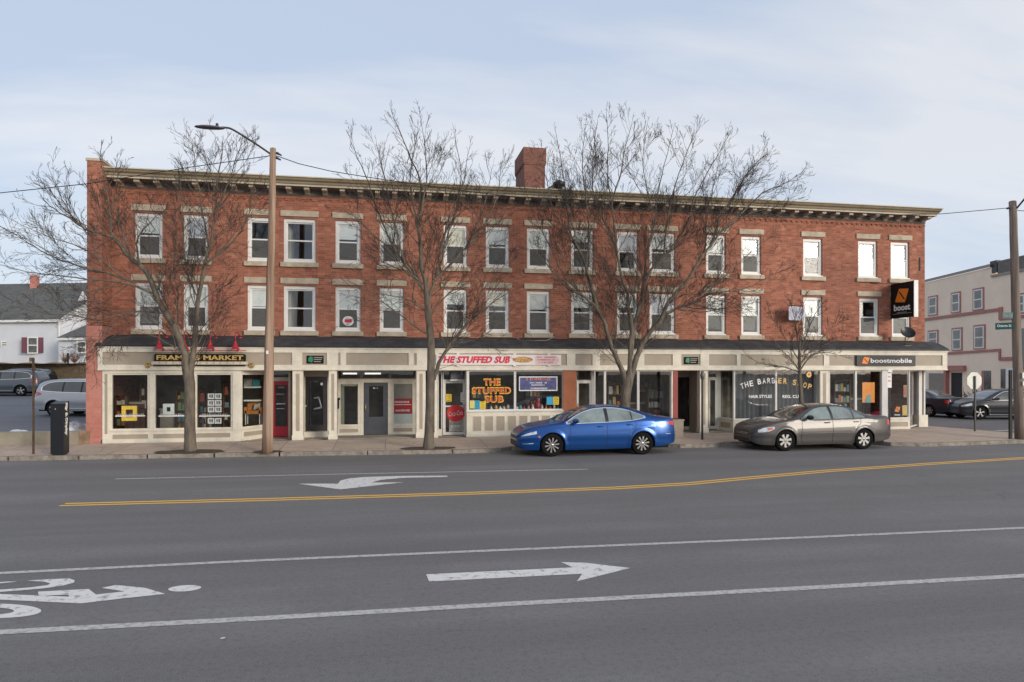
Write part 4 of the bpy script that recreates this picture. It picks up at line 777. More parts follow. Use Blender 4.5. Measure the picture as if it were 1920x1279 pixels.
m = MB(); xx = PX(402.7, YS+.2); m.tube([(xx, YS+.24, .3), (xx, YS+.24, 1.85)], .015, M_steel, 6); m.lathe([(.22, 0), (.2, .02), (.02, .04)], M_steel, (xx, YS+.26, .62), 'z', 16); onemesh(m, 'display_stand', 'thin metal stand holding small framed cards in the third frame shop window', 'display stand', (xx, YS+.24, .3))
for (q0, q1, lab) in ((216, 272, 'first'), (297, 346, 'second'), (373, 431, 'third')):
    m = MB(); yy = YW+.005; z = PZ((q0+q1)/2, 780, yy); m.box(PX(q0, yy), PX(q1, yy), yy, yy+.003, z-.018, z+.018, M_wht); k = 0; xx = PX(q0, yy)+.03
    while xx < PX(q1, yy)-.05:
        m.box(xx, xx+.028, yy, yy+.003, z+.03, z+.03+.04*(1 if k % 3 else .5), M_fd); xx += .055; k += 1
    onemesh(m, 'lace_decal', 'white lettered strip stuck across the %s frame shop window from the left' % lab, 'decal', (PX(q0, yy), yy, z), 'white strips on the frame shop windows')
# angled window: shelves and a chair
o = thing('display_shelf', (PX(474, 24.6), 24.9, 1.3), 'white shelves with a print and a teal box in the angled window', 'shelf'); m = MB(); a, b = PX(457, 24.9), PX(489, 24.9)
for z in (1.42, 1.88): m.box(a, b, 24.9, 25.2, z, z+.05, M_white)
m.build('shelf_board', o)
m = MB(); m.box(PX(474, 24.95), PX(487, 24.95), 24.93, 25.1, 1.93, 2.17, mat('teal_box', (.02, .25, .27), .5)); onemesh(m, 'teal_box', 'teal box on the upper shelf of the angled window', 'box', (PX(480, 24.95), 25, 1.93)); m = MB(); m.box(PX(457, 24.95), PX(473, 24.95), 24.97, 25.0, 1.93, 2.2, mat('print_grey', (.45, .43, .38), .6, col2=(.2, .2, .18), thr=(.4, .6), scale=8)); onemesh(m, 'grey_print', 'grey print leaning beside the teal box', 'picture', (PX(465, 24.95), 25, 1.93))
cxx = PX(472, 24.7); o = thing('armchair', (cxx, 24.95, .55), 'small orange armchair with a cushion in the angled window', 'chair'); M_or = mat('chair_orange', (.42, .17, .04), .7, var=.2); m = MB(); m.box(cxx-.25, cxx+.27, 24.8, 25.2, .98, 1.10, M_or); m.box(cxx-.27, cxx-.19, 24.8, 25.2, 1.0, 1.22, M_or); m.box(cxx+.21, cxx+.29, 24.8, 25.2, 1.0, 1.22, M_or); m.build('seat', o); m = MB(); m.prism([(cxx-.25, 1.1), (cxx+.27, 1.1), (cxx+.25, 1.36), (cxx, 1.40), (cxx-.22, 1.34)], M_or, 'y', 25.15, 25.24); m.build('backrest', o)
for sx in (-.22, .24):
    for sy in (24.82, 25.18): m = MB(); m.bar((cxx+sx, sy, .62), (cxx+sx, sy, .99), .025, .025, M_white); m.build('leg', o)
m = MB(); m.prism([(cxx, 1.12), (cxx+.2, 1.14), (cxx+.22, 1.34), (cxx+.03, 1.30)], mat('cushion_grey', (.45, .44, .38), .8), 'y', 25.02, 25.12); m.build('cushion', o)
# dim furniture seen through the salon, barber and phone shop windows
def cabinet(x, y, w, d, h, z, col, label, name='counter'):
    m = MB(); m.box(x, x+w, y, y+d, z, z+h*.94, col); m.box(x-.02, x+w+.02, y-.02, y+d+.02, z+h*.94, z+h, M_int)
    for i in range(1, 3): m.box(x+w*i/3-.01, x+w*i/3+.01, y-.012, y, z+.08, z+h*.9, M_black)
    onemesh(m, name, label, 'furniture', (x+w/2, y+d/2, z))
Mw = mat('dark_wood', (.13, .06, .035), .6, var=.3)
cabinet(PX(1140, 26), 26, 2.2, .5, 1.0, .2, Mw, 'dark wooden counter inside the salon behind the big forked tree'); cabinet(PX(1205, 26.5), 26.5, 1.0, .5, 1.5, .2, Mw, 'tall dark cabinet inside the salon by the right window'); cabinet(PX(1560, 26), 26, 1.5, .5, 1.1, .2, M_sg, 'charcoal counter inside the phone shop'); cabinet(PX(212, 25.6), 25.6, 1.0, .5, 1.2, .2, Mw, 'dark cabinet inside the first frame shop window'); cabinet(PX(300, 26), 26, 1.6, .5, .95, .2, M_int, 'grey counter inside the second frame shop window')
# racks, prints and clutter that fill the frame shop and the sub shop
rr = random.Random(12)
CL = [(215, 236, 25.2, 1.5, 'tall dark shelf rack behind the yellow frame'), (262, 276, 25.6, 1.9, 'narrow shelf rack at the right of the first frame shop window'), (330, 350, 25.8, 1.7, 'shelf rack partly behind the tree trunk in the second frame shop window'), (372, 388, 25.4, 1.6, 'shelf rack left of the framed cards'), (418, 434, 25.8, 1.9, 'shelf rack right of the framed cards'), (884, 915, 25.0, 1.7, 'wall shelf behind the red window lettering'), (985, 1015, 25.2, 1.75, 'wall shelf behind the blue banner'), (1140, 1165, 25.6, 1.8, 'shelf unit inside the salon left of the big trunk'), (1215, 1245, 25.4, 1.6, 'shelf unit inside the salon right of the big trunk'), (1565, 1595, 25.2, 1.9, 'display rack in the left phone shop window')]
for a_, b_, y, h, lab in CL:
    o = thing('shelf_rack', (PX(a_, y), y, .2), lab, 'shelf'); a, b = PX(a_, y), PX(b_, y); m = MB()
    for x in (a, b-.03): m.box(x, x+.03, y, y+.3, .2, .2+h, Mw)
    for k in range(5): m.box(a, b, y, y+.3, .25+(h-.1)*k/4, .28+(h-.1)*k/4, Mw)
    m.build('rack_frame', o); m = MB()
    for k in range(4):
        x = a+.05; z = .28+(h-.1)*k/4
        while x < b-.14:
            w = rr.uniform(.06, .16); c_ = rr.choice([(.55, .52, .46), (.40, .12, .08), (.12, .22, .28), (.5, .38, .12), (.62, .62, .6), (.15, .14, .13), (.2, .3, .15)]); m.box(x, min(x+w, b-.04), y+.03, y+.2, z, z+rr.uniform(.12, (h-.1)/4-.07), mat('goods_%d%d%d' % tuple(int(v*100) for v in c_), c_, .6)); x += w+rr.uniform(.01, .06)
    m.build('goods', o)
m = MB(); yy = YS+.55; a, b = PX(1379, yy), PX(1533, yy); k = 0; xx = a
while xx < b:
    m.add([(xx, yy+.03*(k % 2), .66), (xx+.09, yy+.03*((k+1) % 2), .66), (xx+.09, yy+.03*((k+1) % 2), 2.45), (xx, yy+.03*(k % 2), 2.45)], [(0, 1, 2, 3)], mat('curtain_slate', (.085, .09, .105), .8, var=.15), True); xx += .09; k += 1
onemesh(m, 'pleated_curtain', 'slate grey pleated curtain behind the barber lettering', 'curtain', (a, yy, .66))
# satellite dish on the skirt roof
p = P3(1701, 626, YS+.15); o = thing('satellite_dish', (p.x, p.y, 3.45), 'black satellite dish on the skirt roof by the corner', 'satellite dish'); D = Vector((-.25, -.75, .55)).normalized(); u = D.orthogonal().normalized(); v = D.cross(u); m = MB(); vs = [p]; fs = []
for r in range(1, 5):
    for k in range(20): t = 2*pi*k/20; rr = .27*r/4; vs.append(p+(u*cos(t)+v*sin(t))*rr+D*(.10*(r/4)**2))
fs = [(0, 1+k, 1+(k+1) % 20) for k in range(20)]+[(1+r*20+k, 1+(r+1)*20+k, 1+(r+1)*20+(k+1) % 20, 1+r*20+(k+1) % 20) for r in range(3) for k in range(20)]
m.add(vs, fs, M_dark, True); m.build('dish', o); m = MB(); m.tube([p-D*.02, p-D*.12+Vector((0, .05, -.1)), (p.x, p.y+.1, 3.45)], .022, M_steel, 6); m.tube([p+Vector((0, -.02, -.24)), p+D*.30+Vector((0, 0, -.16))], .012, M_steel, 5); m.box(p.x-.08, p.x+.2, p.y+.02, p.y+.2, 3.42, 3.46, M_white); m.build('mount', o)
# round sticker in a second-floor window
yy = YB+.10; p = P3(653, 602, yy); m = MB(); m.prism([(p.x+.19*cos(t), p.z+.17*sin(t)) for t in [2*pi*k/20 for k in range(20)]], M_wht, 'y', yy-.03, yy-.026); m.box(p.x-.12, p.x+.12, yy-.034, yy-.031, p.z-.05, p.z+.06, M_signr); onemesh(m, 'window_sticker', 'white and red round sticker in an upstairs window over the office entry', 'sticker', (p.x, yy, p.z-.2))

# pale banner on a short staff, and a loose cable lying on the skirt roof
o = thing('wall_banner', tuple(P3(1478, 600, 23.9)), 'small pale lavender banner on a short staff beside an upstairs window, above the little tree', 'banner'); a, b = P3(1479, 600, 23.75), P3(1508, 576, 24.05); m = MB()
for k in range(6):
    t0, t1 = k/6, (k+1)/6; f0, f1 = .04*sin(t0*9), .04*sin(t1*9); x0, x1 = a.x+(b.x-a.x)*t0, a.x+(b.x-a.x)*t1; y0, y1 = a.y+(b.y-a.y)*t0, a.y+(b.y-a.y)*t1; m.add([(x0, y0+f0, a.z), (x1, y1+f1, a.z), (x1, y1+f1, b.z), (x0, y0+f0, b.z)], [(0, 1, 2, 3)], mat('banner_lavender', (.42, .42, .50), .8, var=.3, scale=5), True)
m.build('cloth', o); m = MB(); m.tube([(a.x-.02, a.y, b.z+.03), (b.x, 24.22, b.z+.06)], .014, M_dark, 6); m.build('staff', o)
m = MB(); cp = [P3(963, 632, 24.15), P3(975, 640, 23.85), P3(1000, 641, 23.8), P3(1025, 640, 23.8), P3(1038, 634, 24.0), P3(1046, 628, 24.17)]
for v in cp: v.z += .03
m.tube(cp, .016, mat('cable_grey', (.30, .30, .29), .6), 5); onemesh(m, 'loose_cable', 'loose grey cable looping over the black skirt roof above the sub shop', 'cable', tuple(cp[0]))
# ------------------------------------------------------------------ bare street trees
def limb(mb, pts, r0, r1, m, n):
    k = len(pts); mb.tube(pts, [r0+(r1-r0)*(i/(k-1))**.85 for i in range(k)], m, n, cap=False)
def smooth(pts, sub=3):
    o = []; P = [pts[0]]+list(pts)+[pts[-1]]
    for i in range(1, len(P)-2):
        for k in range(sub):
            t = k/sub; a, b, c, d = P[i-1], P[i], P[i+1], P[i+2]
            o.append(.5*((2*b)+(c-a)*t+(2*a-5*b+4*c-d)*t*t+(3*b-a-3*c+d)*t**3))
    o.append(pts[-1]); return o
def sprout(mb, rnd, p, d, L, r, lvl, up=.35, dens=1.0, rmin=.0044):
    """a branch with a wandering, upward-bending axis that throws off smaller ones"""
    ns = (8, 6, 4, 3)[min(3, lvl)]; step = L/ns; pts = [p]; q = p.copy(); d = d.normalized()
    for i in range(ns):
        j = Vector((rnd.gauss(0, 1), rnd.gauss(0, 1), rnd.gauss(0, 1)))*(.07+.02*lvl)
        d = (d+j+Vector((0, 0, up*.15))).normalized(); q = q+d*step; pts.append(q)
    r1 = max(rmin*.75, r*.30); mb.tube(pts, [max(rmin*.75, r+(r1-r)*i/ns) for i in range(ns+1)], M_twig if lvl > 1 else M_bark, (6, 5, 3, 3)[min(3, lvl)], cap=False)
    if lvl >= 4: return
    nb = int(round(L/((.30, .25, .22, .16)[min(3, lvl)])*dens*rnd.uniform(.8, 1.15)))
    if lvl == 3: nb = min(nb, 2)
    for k in range(nb):
        t = rnd.uniform(.22, .98)**.8; i = min(ns-1, int(t*ns)); a = pts[i].lerp(pts[i+1], t*ns-i); ax = (pts[i+1]-pts[i]).normalized()
        s = ax.orthogonal().normalized(); s.rotate(Matrix.Rotation(rnd.uniform(0, 2*pi), 3, ax)); ang = radians(rnd.uniform(20, 44))
        sprout(mb, rnd, a, ax*cos(ang)+s*sin(ang), L*(1-t*.4)*rnd.uniform(.42, .72), max(rmin, r*(1-t*.6)*.5), lvl+1, up, dens, rmin)
def tree(name, label, base, trunk, limbs, seed, dens=1.0, group='bare street trees', rt=None, rmin=.0044, side=1.0):
    rnd = random.Random(seed); Y0 = base; p0 = P3(*trunk[0][:2], Y0); o = thing(name, (p0.x, p0.y, .12), label, 'tree', group)
    tp = [P3(x, y, Y0) for x, y, r in trunk]; tp[0].z = .05; rr = [r for x, y, r in trunk]
    sp = smooth(tp, 4); R_ = []
    for i in range(len(sp)): t = i/4; k = min(int(t), len(rr)-2); R_.append(rr[k]+(rr[k+1]-rr[k])*(t-k))
    R_[0] *= 1.28; R_[1] *= 1.08; mb = MB(); mb.tube(sp, [r*rnd.uniform(.96, 1.04) for r in R_], M_bark, 14); mb.build('trunk', o)
    mb = MB()
    for L in limbs:
        pts, r0, r1, dy = L[:4]; r0 *= 1.14; r1 *= 1.1; up = L[4] if len(L) > 4 else .4
        n_ = len(pts); q = [P3(x, y, Y0+dy*(i/(n_-1))**1.1) for i, (x, y) in enumerate(pts)]; s = smooth(q, 3)
        s = [s[0]]+[v+Vector((rnd.gauss(0, .012), rnd.gauss(0, .012), rnd.gauss(0, .012))) for v in s[1:]]
        m_ = len(s); rad = [r0+(r1-r0)*(i/(m_-1))**.8 for i in range(m_)]; mb.tube(s, rad, M_bark, 9 if r0 > .05 else 7, cap=False)
        tot = sum((s[i+1]-s[i]).length for i in range(m_-1)); cnt = int(tot/.21*dens)
        for k in range(cnt):
            t = .10+.90*(k+rnd.random())/cnt; f = t*(m_-1); i = min(m_-2, int(f)); a = s[i].lerp(s[i+1], f-i); ax = (s[i+1]-s[i]).normalized()
            sd = ax.orthogonal().normalized(); sd.rotate(Matrix.Rotation(rnd.uniform(0, 2*pi), 3, ax)); ang = radians(rnd.uniform(24, 55))
            rr_ = rad[i]; ln = side*rnd.uniform(.5, 2.0)*(1.05-.60*t)*(1.0 if rr_ > .02 else .8)
            sprout(mb, rnd, a, ax*cos(ang)+sd*sin(ang), ln, min(rr_*.5, .0045+ln*.0075), 2 if ln < .7 else 1, up, dens, rmin)
        sprout(mb, rnd, s[-1], (s[-1]-s[-2]), rnd.uniform(.2, .4)*side, r1, 2, up, dens, rmin)
    mb.build('crown', o); return o
T1 = [([(356, 735), (352, 706), (345, 665), (330, 620), (313, 590), (295, 560), (275, 510), (250, 490), (225, 460), (212, 445)], .115, .045, .1),
      ([(212, 445), (185, 437), (160, 430), (140, 415), (120, 403), (95, 387), (80, 370)], .038, .007, -.4), ([(212, 445), (209, 425), (202, 370), (195, 320), (187, 285)], .03, .006, .3, .6),
      ([(160, 430), (130, 400), (112, 360), (100, 330)], .02, .005, -.6), ([(262, 495), (257, 465), (262, 440), (285, 412), (303, 398)], .03, .006, -.5), ([(250, 490), (225, 420), (215, 370), (222, 320)], .026, .006, .5, .6),
      ([(285, 550), (250, 535), (212, 527), (160, 522), (100, 515), (50, 510), (-5, 495)], .034, .006, -.5, .2), ([(250, 528), (200, 512), (160, 502), (112, 487), (75, 470), (40, 447), (5, 428)], .030, .006, .4, .25),
      ([(310, 588), (268, 583), (230, 590), (185, 600), (130, 592), (70, 585), (20, 562)], .026, .005, -.9, .15), ([(225, 592), (200, 615), (185, 640)], .012, .004, -.9, -.1), ([(230, 520), (180, 480), (140, 460), (80, 440), (25, 415)], .022, .005, -.9, .3),
      ([(357, 738), (358, 708), (363, 660), (366, 610), (372, 560), (379, 520), (388, 480), (398, 440), (402, 400), (406, 350), (414, 300), (417, 268)], .088, .008, .1, .6),
      ([(385, 495), (428, 462), (452, 432), (468, 400), (480, 362)], .03, .006, -.6), ([(392, 462), (384, 420), (375, 370), (366, 315), (361, 272)], .03, .006, .4, .6), ([(402, 400), (425, 352), (440, 305), (452, 272)], .026, .006, -.2, .6),
      ([(345, 665), (310, 640), (270, 625), (225, 620)], .02, .004, -.8, .1), ([(330, 620), (335, 560), (325, 500), (332, 440), (325, 380)], .024, .006, .7, .6), ([(372, 560), (350, 510), (345, 460), (340, 400), (338, 340)], .022, .006, -.7, .6)]
tree('bare_tree', 'low forked bare street tree with a wide left crown before the frame shop', 21.2, [(357, 853, .165), (356, 800, .150), (356, 760, .145), (356, 725, .150), (356, 705, .115), (356, 694, .06)], T1, 11, 1.3)
T2 = [([(813, 712), (824, 680), (845, 645), (865, 620), (885, 600), (920, 570), (960, 545)], .062, .008, -.3, .3), ([(802, 585), (799, 558), (793, 540), (775, 515), (755, 490), (740, 465), (722, 430), (708, 395), (690, 340), (670, 295), (655, 258)], .06, .006, .2, .5),
      ([(760, 497), (745, 440), (735, 400), (725, 350), (715, 310), (708, 275)], .03, .006, -.5, .6), ([(803, 590), (799, 540), (789, 490), (787, 450), (784, 423), (788, 380), (788, 340), (772, 300), (752, 250), (737, 218)], .07, .006, .1, .6),
      ([(787, 455), (778, 400), (768, 340), (775, 290), (782, 245)], .03, .006, .4, .7), ([(788, 400), (800, 340), (798, 290), (792, 240)], .026, .006, -.4, .7), ([(803, 588), (806, 555), (818, 520), (824, 490), (831, 446), (852, 406), (859, 370), (865, 320), (852, 260)], .05, .006, .2, .6),
      ([(831, 446), (845, 400), (868, 345), (880, 280)], .022, .005, -.5, .6), ([(815, 525), (855, 486), (873, 463), (897, 440), (920, 400), (935, 350), (942, 300)], .036, .006, -.4, .5), ([(873, 463), (905, 400), (915, 350), (925, 310)], .022, .005, .5, .6),
      ([(800, 625), (772, 607), (747, 587), (715, 566), (680, 560), (650, 552)], .028, .005, -.6, .2), ([(796, 582), (772, 565), (748, 556), (700, 550), (662, 530)], .024, .005, .5, .25), ([(845, 645), (880, 640), (915, 625), (950, 590)], .018, .004, -.7, .3),
      ([(800, 555), (770, 500), (700, 440), (670, 410), (640, 395)], .026, .005, .8, .3), ([(885, 600), (900, 555), (925, 520), (965, 480)], .022, .005, .2, .5), ([(803, 600), (830, 560), (880, 530), (925, 500)], .024, .005, .8, .4)]
tree('bare_tree', 'tall straight bare street tree left of the sub shop door', 20.75, [(803, 850, .158), (805, 800, .142), (807, 740, .130), (808, 690, .122), (808, 640, .112), (803, 592, .10), (800, 556, .075), (799, 546, .04)], T2, 23, 1.2)
T3 = [([(1175, 735), (1168, 700), (1154, 666), (1144, 645), (1135, 610), (1125, 589), (1112, 570), (1090, 553), (1069, 543), (1048, 524), (1028, 500), (1003, 468)], .088, .010, -.3, .35), ([(1125, 589), (1114, 560), (1108, 532), (1098, 500), (1088, 475), (1075, 450), (1067, 420), (1063, 380), (1055, 320), (1043, 250)], .075, .006, .3, .6),
      ([(1098, 500), (1104, 440), (1100, 380), (1092, 310), (1098, 240)], .036, .006, -.3, .7), ([(1178, 735), (1181, 700), (1183, 645), (1183, 603), (1177, 575), (1177, 551), (1166, 522), (1158, 480), (1152, 430), (1146, 380), (1140, 330), (1140, 280), (1138, 215)], .082, .006, 0, .7),
      ([(1160, 490), (1145, 440), (1120, 390), (1110, 330), (1120, 230)], .034, .006, .5, .7), ([(1182, 665), (1186, 635), (1190, 603), (1199, 575), (1206, 541), (1210, 505), (1215, 460), (1226, 420), (1232, 370), (1245, 310), (1262, 245)], .075, .006, .4, .7),
      ([(1146, 390), (1162, 330), (1172, 280), (1184, 235)], .026, .006, -.5, .7), ([(1210, 525), (1222, 505), (1245, 480), (1270, 450), (1290, 415), (1303, 370), (1330, 315), (1370, 250)], .048, .006, -.3, .55), ([(1245, 480), (1250, 420), (1265, 350), (1290, 280), (1300, 250)], .03, .006, .3, .6),
      ([(1177, 738), (1187, 698), (1200, 655), (1219, 624), (1240, 599), (1250, 572), (1271, 547), (1290, 524), (1310, 490), (1332, 460), (1357, 430), (1392, 397), (1430, 362), (1470, 345), (1500, 325)], .098, .007, -.2, .45),
      ([(1240, 592), (1271, 578), (1302, 566), (1333, 551), (1396, 541), (1440, 520), (1482, 500)], .045, .006, -.5, .25), ([(1271, 580), (1312, 585), (1350, 580), (1395, 572)], .022, .005, .4, .2), ([(1332, 460), (1350, 410), (1378, 360), (1405, 320), (1440, 285)], .036, .006, .4, .5),
      ([(1357, 430), (1410, 400), (1450, 390), (1480, 370)], .024, .005, -.6, .4), ([(1112, 570), (1060, 520), (1030, 460), (1000, 400), (985, 350)], .024, .005, .7, .5), ([(1290, 524), (1320, 470), (1325, 400), (1340, 340), (1350, 290)], .028, .006, .7, .6),
      ([(1140, 640), (1110, 600), (1085, 590), (1050, 575)], .018, .004, -.8, .2), ([(1310, 555), (1370, 510), (1410, 470), (1450, 440)], .024, .005, .6, .35), ([(1075, 450), (1040, 400), (1025, 340), (1010, 280)], .026, .005, .2, .6), ([(1225, 420), (1215, 360), (1205, 300), (1212, 240)], .022, .005, -.5, .7)]
tree('bare_tree', 'largest bare street tree, many limbed, rising behind the blue sedan', 21.5, [(1168, 846, .19), (1170, 800, .175), (1172, 755, .165), (1176, 722, .16), (1180, 700, .12), (1182, 688, .06)], T3, 35, 1.35)
T4 = [([(1499, 700), (1496, 690), (1480, 672), (1465, 655), (1448, 640)], .026, .005, -.3, .4), ([(1497, 697), (1475, 690), (1452, 686), (1415, 676), (1392, 658)], .024, .004, .3, .15), ([(1502, 692), (1520, 668), (1545, 661), (1580, 668)], .024, .004, -.4, .1), ([(1499, 660), (1494, 620), (1488, 590), (1478, 560)], .026, .005, .2, .6),
      ([(1501, 655), (1515, 620), (1528, 590), (1545, 565)], .024, .005, -.2, .6), ([(1500, 650), (1503, 600), (1506, 560)], .024, .005, .1, .8), ([(1498, 675), (1470, 630), (1450, 600), (1440, 580)], .018, .004, .4, .5), ([(1502, 680), (1535, 640), (1565, 610), (1585, 600)], .018, .004, .3, .4), ([(1500, 670), (1530, 655), (1560, 640), (1578, 628)], .015, .004, -.5, .3)]
tree('bare_tree', 'small young bare tree with a twiggy crown in front of the barber lettering', 21.6, [(1506, 840, .085), (1503, 760, .075), (1500, 710, .065), (1499, 660, .045), (1500, 640, .03)], T4, 47, 2.2, side=.5)
# ------------------------------------------------------------------ poles, wires, posts
def pole(label, px0, py0, px1, py1, Y, r0, r1, col=M_wood):
    a = P3(px0, py0, Y); a.z = .1; b = P3(px1, py1, Y); o = thing('utility_pole', (a.x, a.y, .12), label, 'utility pole'); m = MB(); n_ = 14
    m.tube([a.lerp(b, i/n_)+Vector((random.gauss(0, .006), 0, 0)) for i in range(n_+1)], [r0+(r1-r0)*i/n_ for i in range(n_+1)], col, 14)
    m.lathe([(r1, 0), (r1*.7, .02), (.01, .03)], col, tuple(b), 'z', 14); m.build('pole', o); return o, a, b
M_wood1 = mat('weathered_pole', (.19, .115, .078), .85, var=.3, scale=2.2, bump=.5, stretch=(4, 4, .12), col2=(.46, .33, .24), thr=(.38, .68))
o, a, b = pole('tall wooden utility pole carrying a curved street light arm', 501, 852, 512, 279, 20.75, .155, .085, M_wood1); YP = 20.75
m = MB(); arm = [P3(x, y, YP-.4*(1-(x-415)/95)) for x, y in ((509, 290), (480, 270), (450, 251), (436, 243), (428, 240), (415, 239))]; m.tube(smooth(arm, 3), .028, M_dark, 8); m.build('lamp_arm', o)
m = MB(); hd = P3(395, 239.5, YP-.4); m.lathe([(.01, -.43), (.06, -.38), (.10, -.2), (.105, .0), (.09, .2), (.05, .33), (.03, .36)], mat('lamp_housing', (.10, .095, .11), .5), (0, 0, 0), 'x', 16)
m.v = [(hd.x+v[0], hd.y+v[1]*1.35, hd.z+(v[2]*.55 if v[2] > 0 else v[2]*.35)) for v in m.v]; m.lathe([(.04, 0), (.04, .07), (.01, .09)], M_dark, (P3(407, 232, YP-.4).x, hd.y, hd.z+.05), 'z', 10); m.build('lamp_head', o)
m = MB()
for t, dx in ((.985, .12), (.97, .1)): q = a.lerp(b, t); m.tube([q, q+Vector((dx, 0, .01)), q+Vector((dx+.12, 0, -.05))], [.03, .04, .02], M_dark, 6)
for t in (.25, .42, .61, .8): q = a.lerp(b, t); m.lathe([(.13-.05*t, -.03), (.135-.05*t, .0), (.13-.05*t, .03)], M_steel, tuple(q), 'z', 12)
q = a.lerp(b, .33)+Vector((-.03, -.15, 0)); m.box(q.x-.03, q.x+.03, q.y-.01, q.y+.02, q.z-.05, q.z+.05, M_wht); m.build('pole_fittings', o)
def wire(pts, label, r=.012, sag=.0):
    m = MB(); q = []
    for i in range(len(pts)-1):
        for k in range(12): t = k/12; v = pts[i].lerp(pts[i+1], t); v.z -= sag*4*t*(1-t); q.append(v)
    q.append(pts[-1]); m.tube(q, r, M_black, 5); return onemesh(m, 'overhead_wire', label, 'wire', tuple(pts[0]), 'overhead wires')
wire([P3(508, 292, YP), P3(360, 313, YP+.1), P3(160, 345, YP+.4), P3(-60, 368, YP+.8)], 'overhead wire running left from the lamp pole past the end of the brick building')
wire([P3(518, 292, YP), P3(560, 307, YP), P3(620, 321, YP-.1), P3(700, 334, YP-.2), P3(900, 362, YP-.3), P3(1150, 388, YP-.4), P3(1400, 402, YP-.5), P3(1600, 405, YP-.6), P3(1768, 401, YP-.7), P3(1890, 390, 20.0)], 'long overhead wire sagging between the two wooden utility poles')
o, a, b = pole('dark utility pole at the right edge with green street name signs', 1912, 830, 1898.5, 378, 20.0, .155, .115, mat('old_pole', (.13, .10, .085), .9, var=.3, scale=2.5, bump=.5, stretch=(4, 4, .12), col2=(.32, .25, .20), thr=(.38, .7)))
m = MB(); m.tube([P3(1901, 397, 20.0), P3(1925, 368, 19.6), P3(1960, 345, 19.2), P3(2000, 338, 18.9)], .03, M_dark, 7); m.build('lamp_arm', o)
m = MB(); q = P3(1888, 391, 20); m.tube([q, P3(1896, 389, 20)], .035, M_dark, 6); q = a.lerp(b, .27); m.box(q.x-.02, q.x+.05, q.y-.2, q.y-.17, q.z-.1, q.z+.1, M_wht); m.box(q.x+.0, q.x+.06, q.y-.2, q.y-.17, q.z-.35, q.z-.2, M_wht); m.build('pole_fittings', o)
wire([P3(1901, 394, 20.0), P3(1990, 402, 19.6)], 'short overhead wire leaving the right hand pole at the picture edge')
M_sgr = mat('street_sign_green', (.0, .085, .075), .4); M_sgr2 = mat('street_sign_pale', (.30, .52, .45), .4)
Ys = 20.0
def blade(px0, px1, py0, py1, slope, col, txt, lab):
    A = P3(px0, (py0+py1)/2+slope, Ys+.25); B = P3(px1, (py0+py1)/2, Ys-.02); h = (py1-py0)/F*(Ys/dirn(px0)[1])/2; o = thing('street_sign', tuple(B), lab, 'street sign', 'street name signs'); m = MB(); t = (B-A).normalized(); nn = Vector((t.y, -t.x, 0)).normalized()
    L = (B-A).length; vs = [A+Vector((0, 0, s*h))+nn*d if e == 0 else B+Vector((0, 0, s*h))+nn*d for d in (0, .02) for e in (0, 1) for s in (-1, 1)]
    m.add(vs, [(0, 1, 3, 2), (4, 6, 7, 5), (0, 4, 5, 1), (2, 3, 7, 6), (1, 5, 7, 3), (0, 2, 6, 4)], col); m.build('sign_plate', o)
    m2 = MB(); textmb(m2, txt, .2, M_wht, (0, 0, 0), width=L*.82, height=h*1.05, ext=.002, bold=.004); an = atan2(t.y, t.x); C = (A+B)/2+nn*.026
    m2.v = [(C.x+v[0]*cos(an)-v[1]*sin(an), C.y+v[0]*sin(an)+v[1]*cos(an), C.z+v[2]) for v in m2.v]; m2.build('lettering', o)
blade(1866, 1899, 604.5, 617, 1.5, M_sgr, 'Orange St', 'dark green street name sign, the lower of two on the right pole'); blade(1880, 1899, 586, 597, 0, M_sgr2, 'The St', 'pale green street name sign, the upper of two on the right pole')
def post(px, py0, py1, Y, label, r=.026, col=M_steel):
    p = P3(px, py0, Y); p.z = .12; t = P3(px, py1, Y); o = thing('sign_post', tuple(p), label, 'sign post', 'thin street posts'); m = MB(); m.box(p.x-r, p.x+r, Y-.012, Y+.012, .1, t.z, col); m.box(p.x-r, p.x-r+.012, Y-.03, Y-.012, .1, t.z, col); m.box(p.x+r-.012, p.x+r, Y-.03, Y-.012, .1, t.z, col); m.build('post', o); return o, p, t
M_rust = mat('rusty_post', (.12, .085, .06), .8, .3, var=.3)
o, p, t = post(63, 858, 672, 21.5, 'thin rusty post with a bent top on the pavement left of the black pay machine', .024, M_rust); m = MB(); m.box(p.x-.10, p.x+.02, 21.47, 21.5, t.z-.10, t.z+.02, M_rust); m.box(p.x-.03, p.x+.05, 21.47, 21.5, t.z-.35, t.z-.22, M_rust); m.build('clamp', o)
o, p, t = post(1316.5, 838, 702, 21.6, 'dark post with a parking meter stub between the blue and grey sedans', .03, M_dark); m = MB(); m.lathe([(.03, -.1), (.06, -.05), (.075, .08), (.05, .2), (.01, .22)], M_steel, (t.x, 21.58, t.z-.1), 'z', 12); m.build('meter_head', o)
o, p, t = post(1667, 836, 693, 21.3, 'dark post with a small white parking notice behind the grey sedan', .03, M_dark); m = MB(); x0, x1 = PX(1663, 21.26), PX(1671.5, 21.26); z1, z0 = PZ(1667, 700, 21.26), PZ(1667, 727, 21.26); m.box(x0, x1, 21.25, 21.26, z0, z1, M_wht); scrib(m, M_signr, ((x0+x1)/2, 21.245, z1-.12), width=.11, height=.06); scrib(m, M_signr, ((x0+x1)/2, 21.245, z1-.27), width=.11, height=.06); m.build('notice', o)
m = MB(); m.box(x0+.04, x1+.03, 21.25, 21.26, z1+.03, z1+.14, M_alu); m.build('small_plate', o)
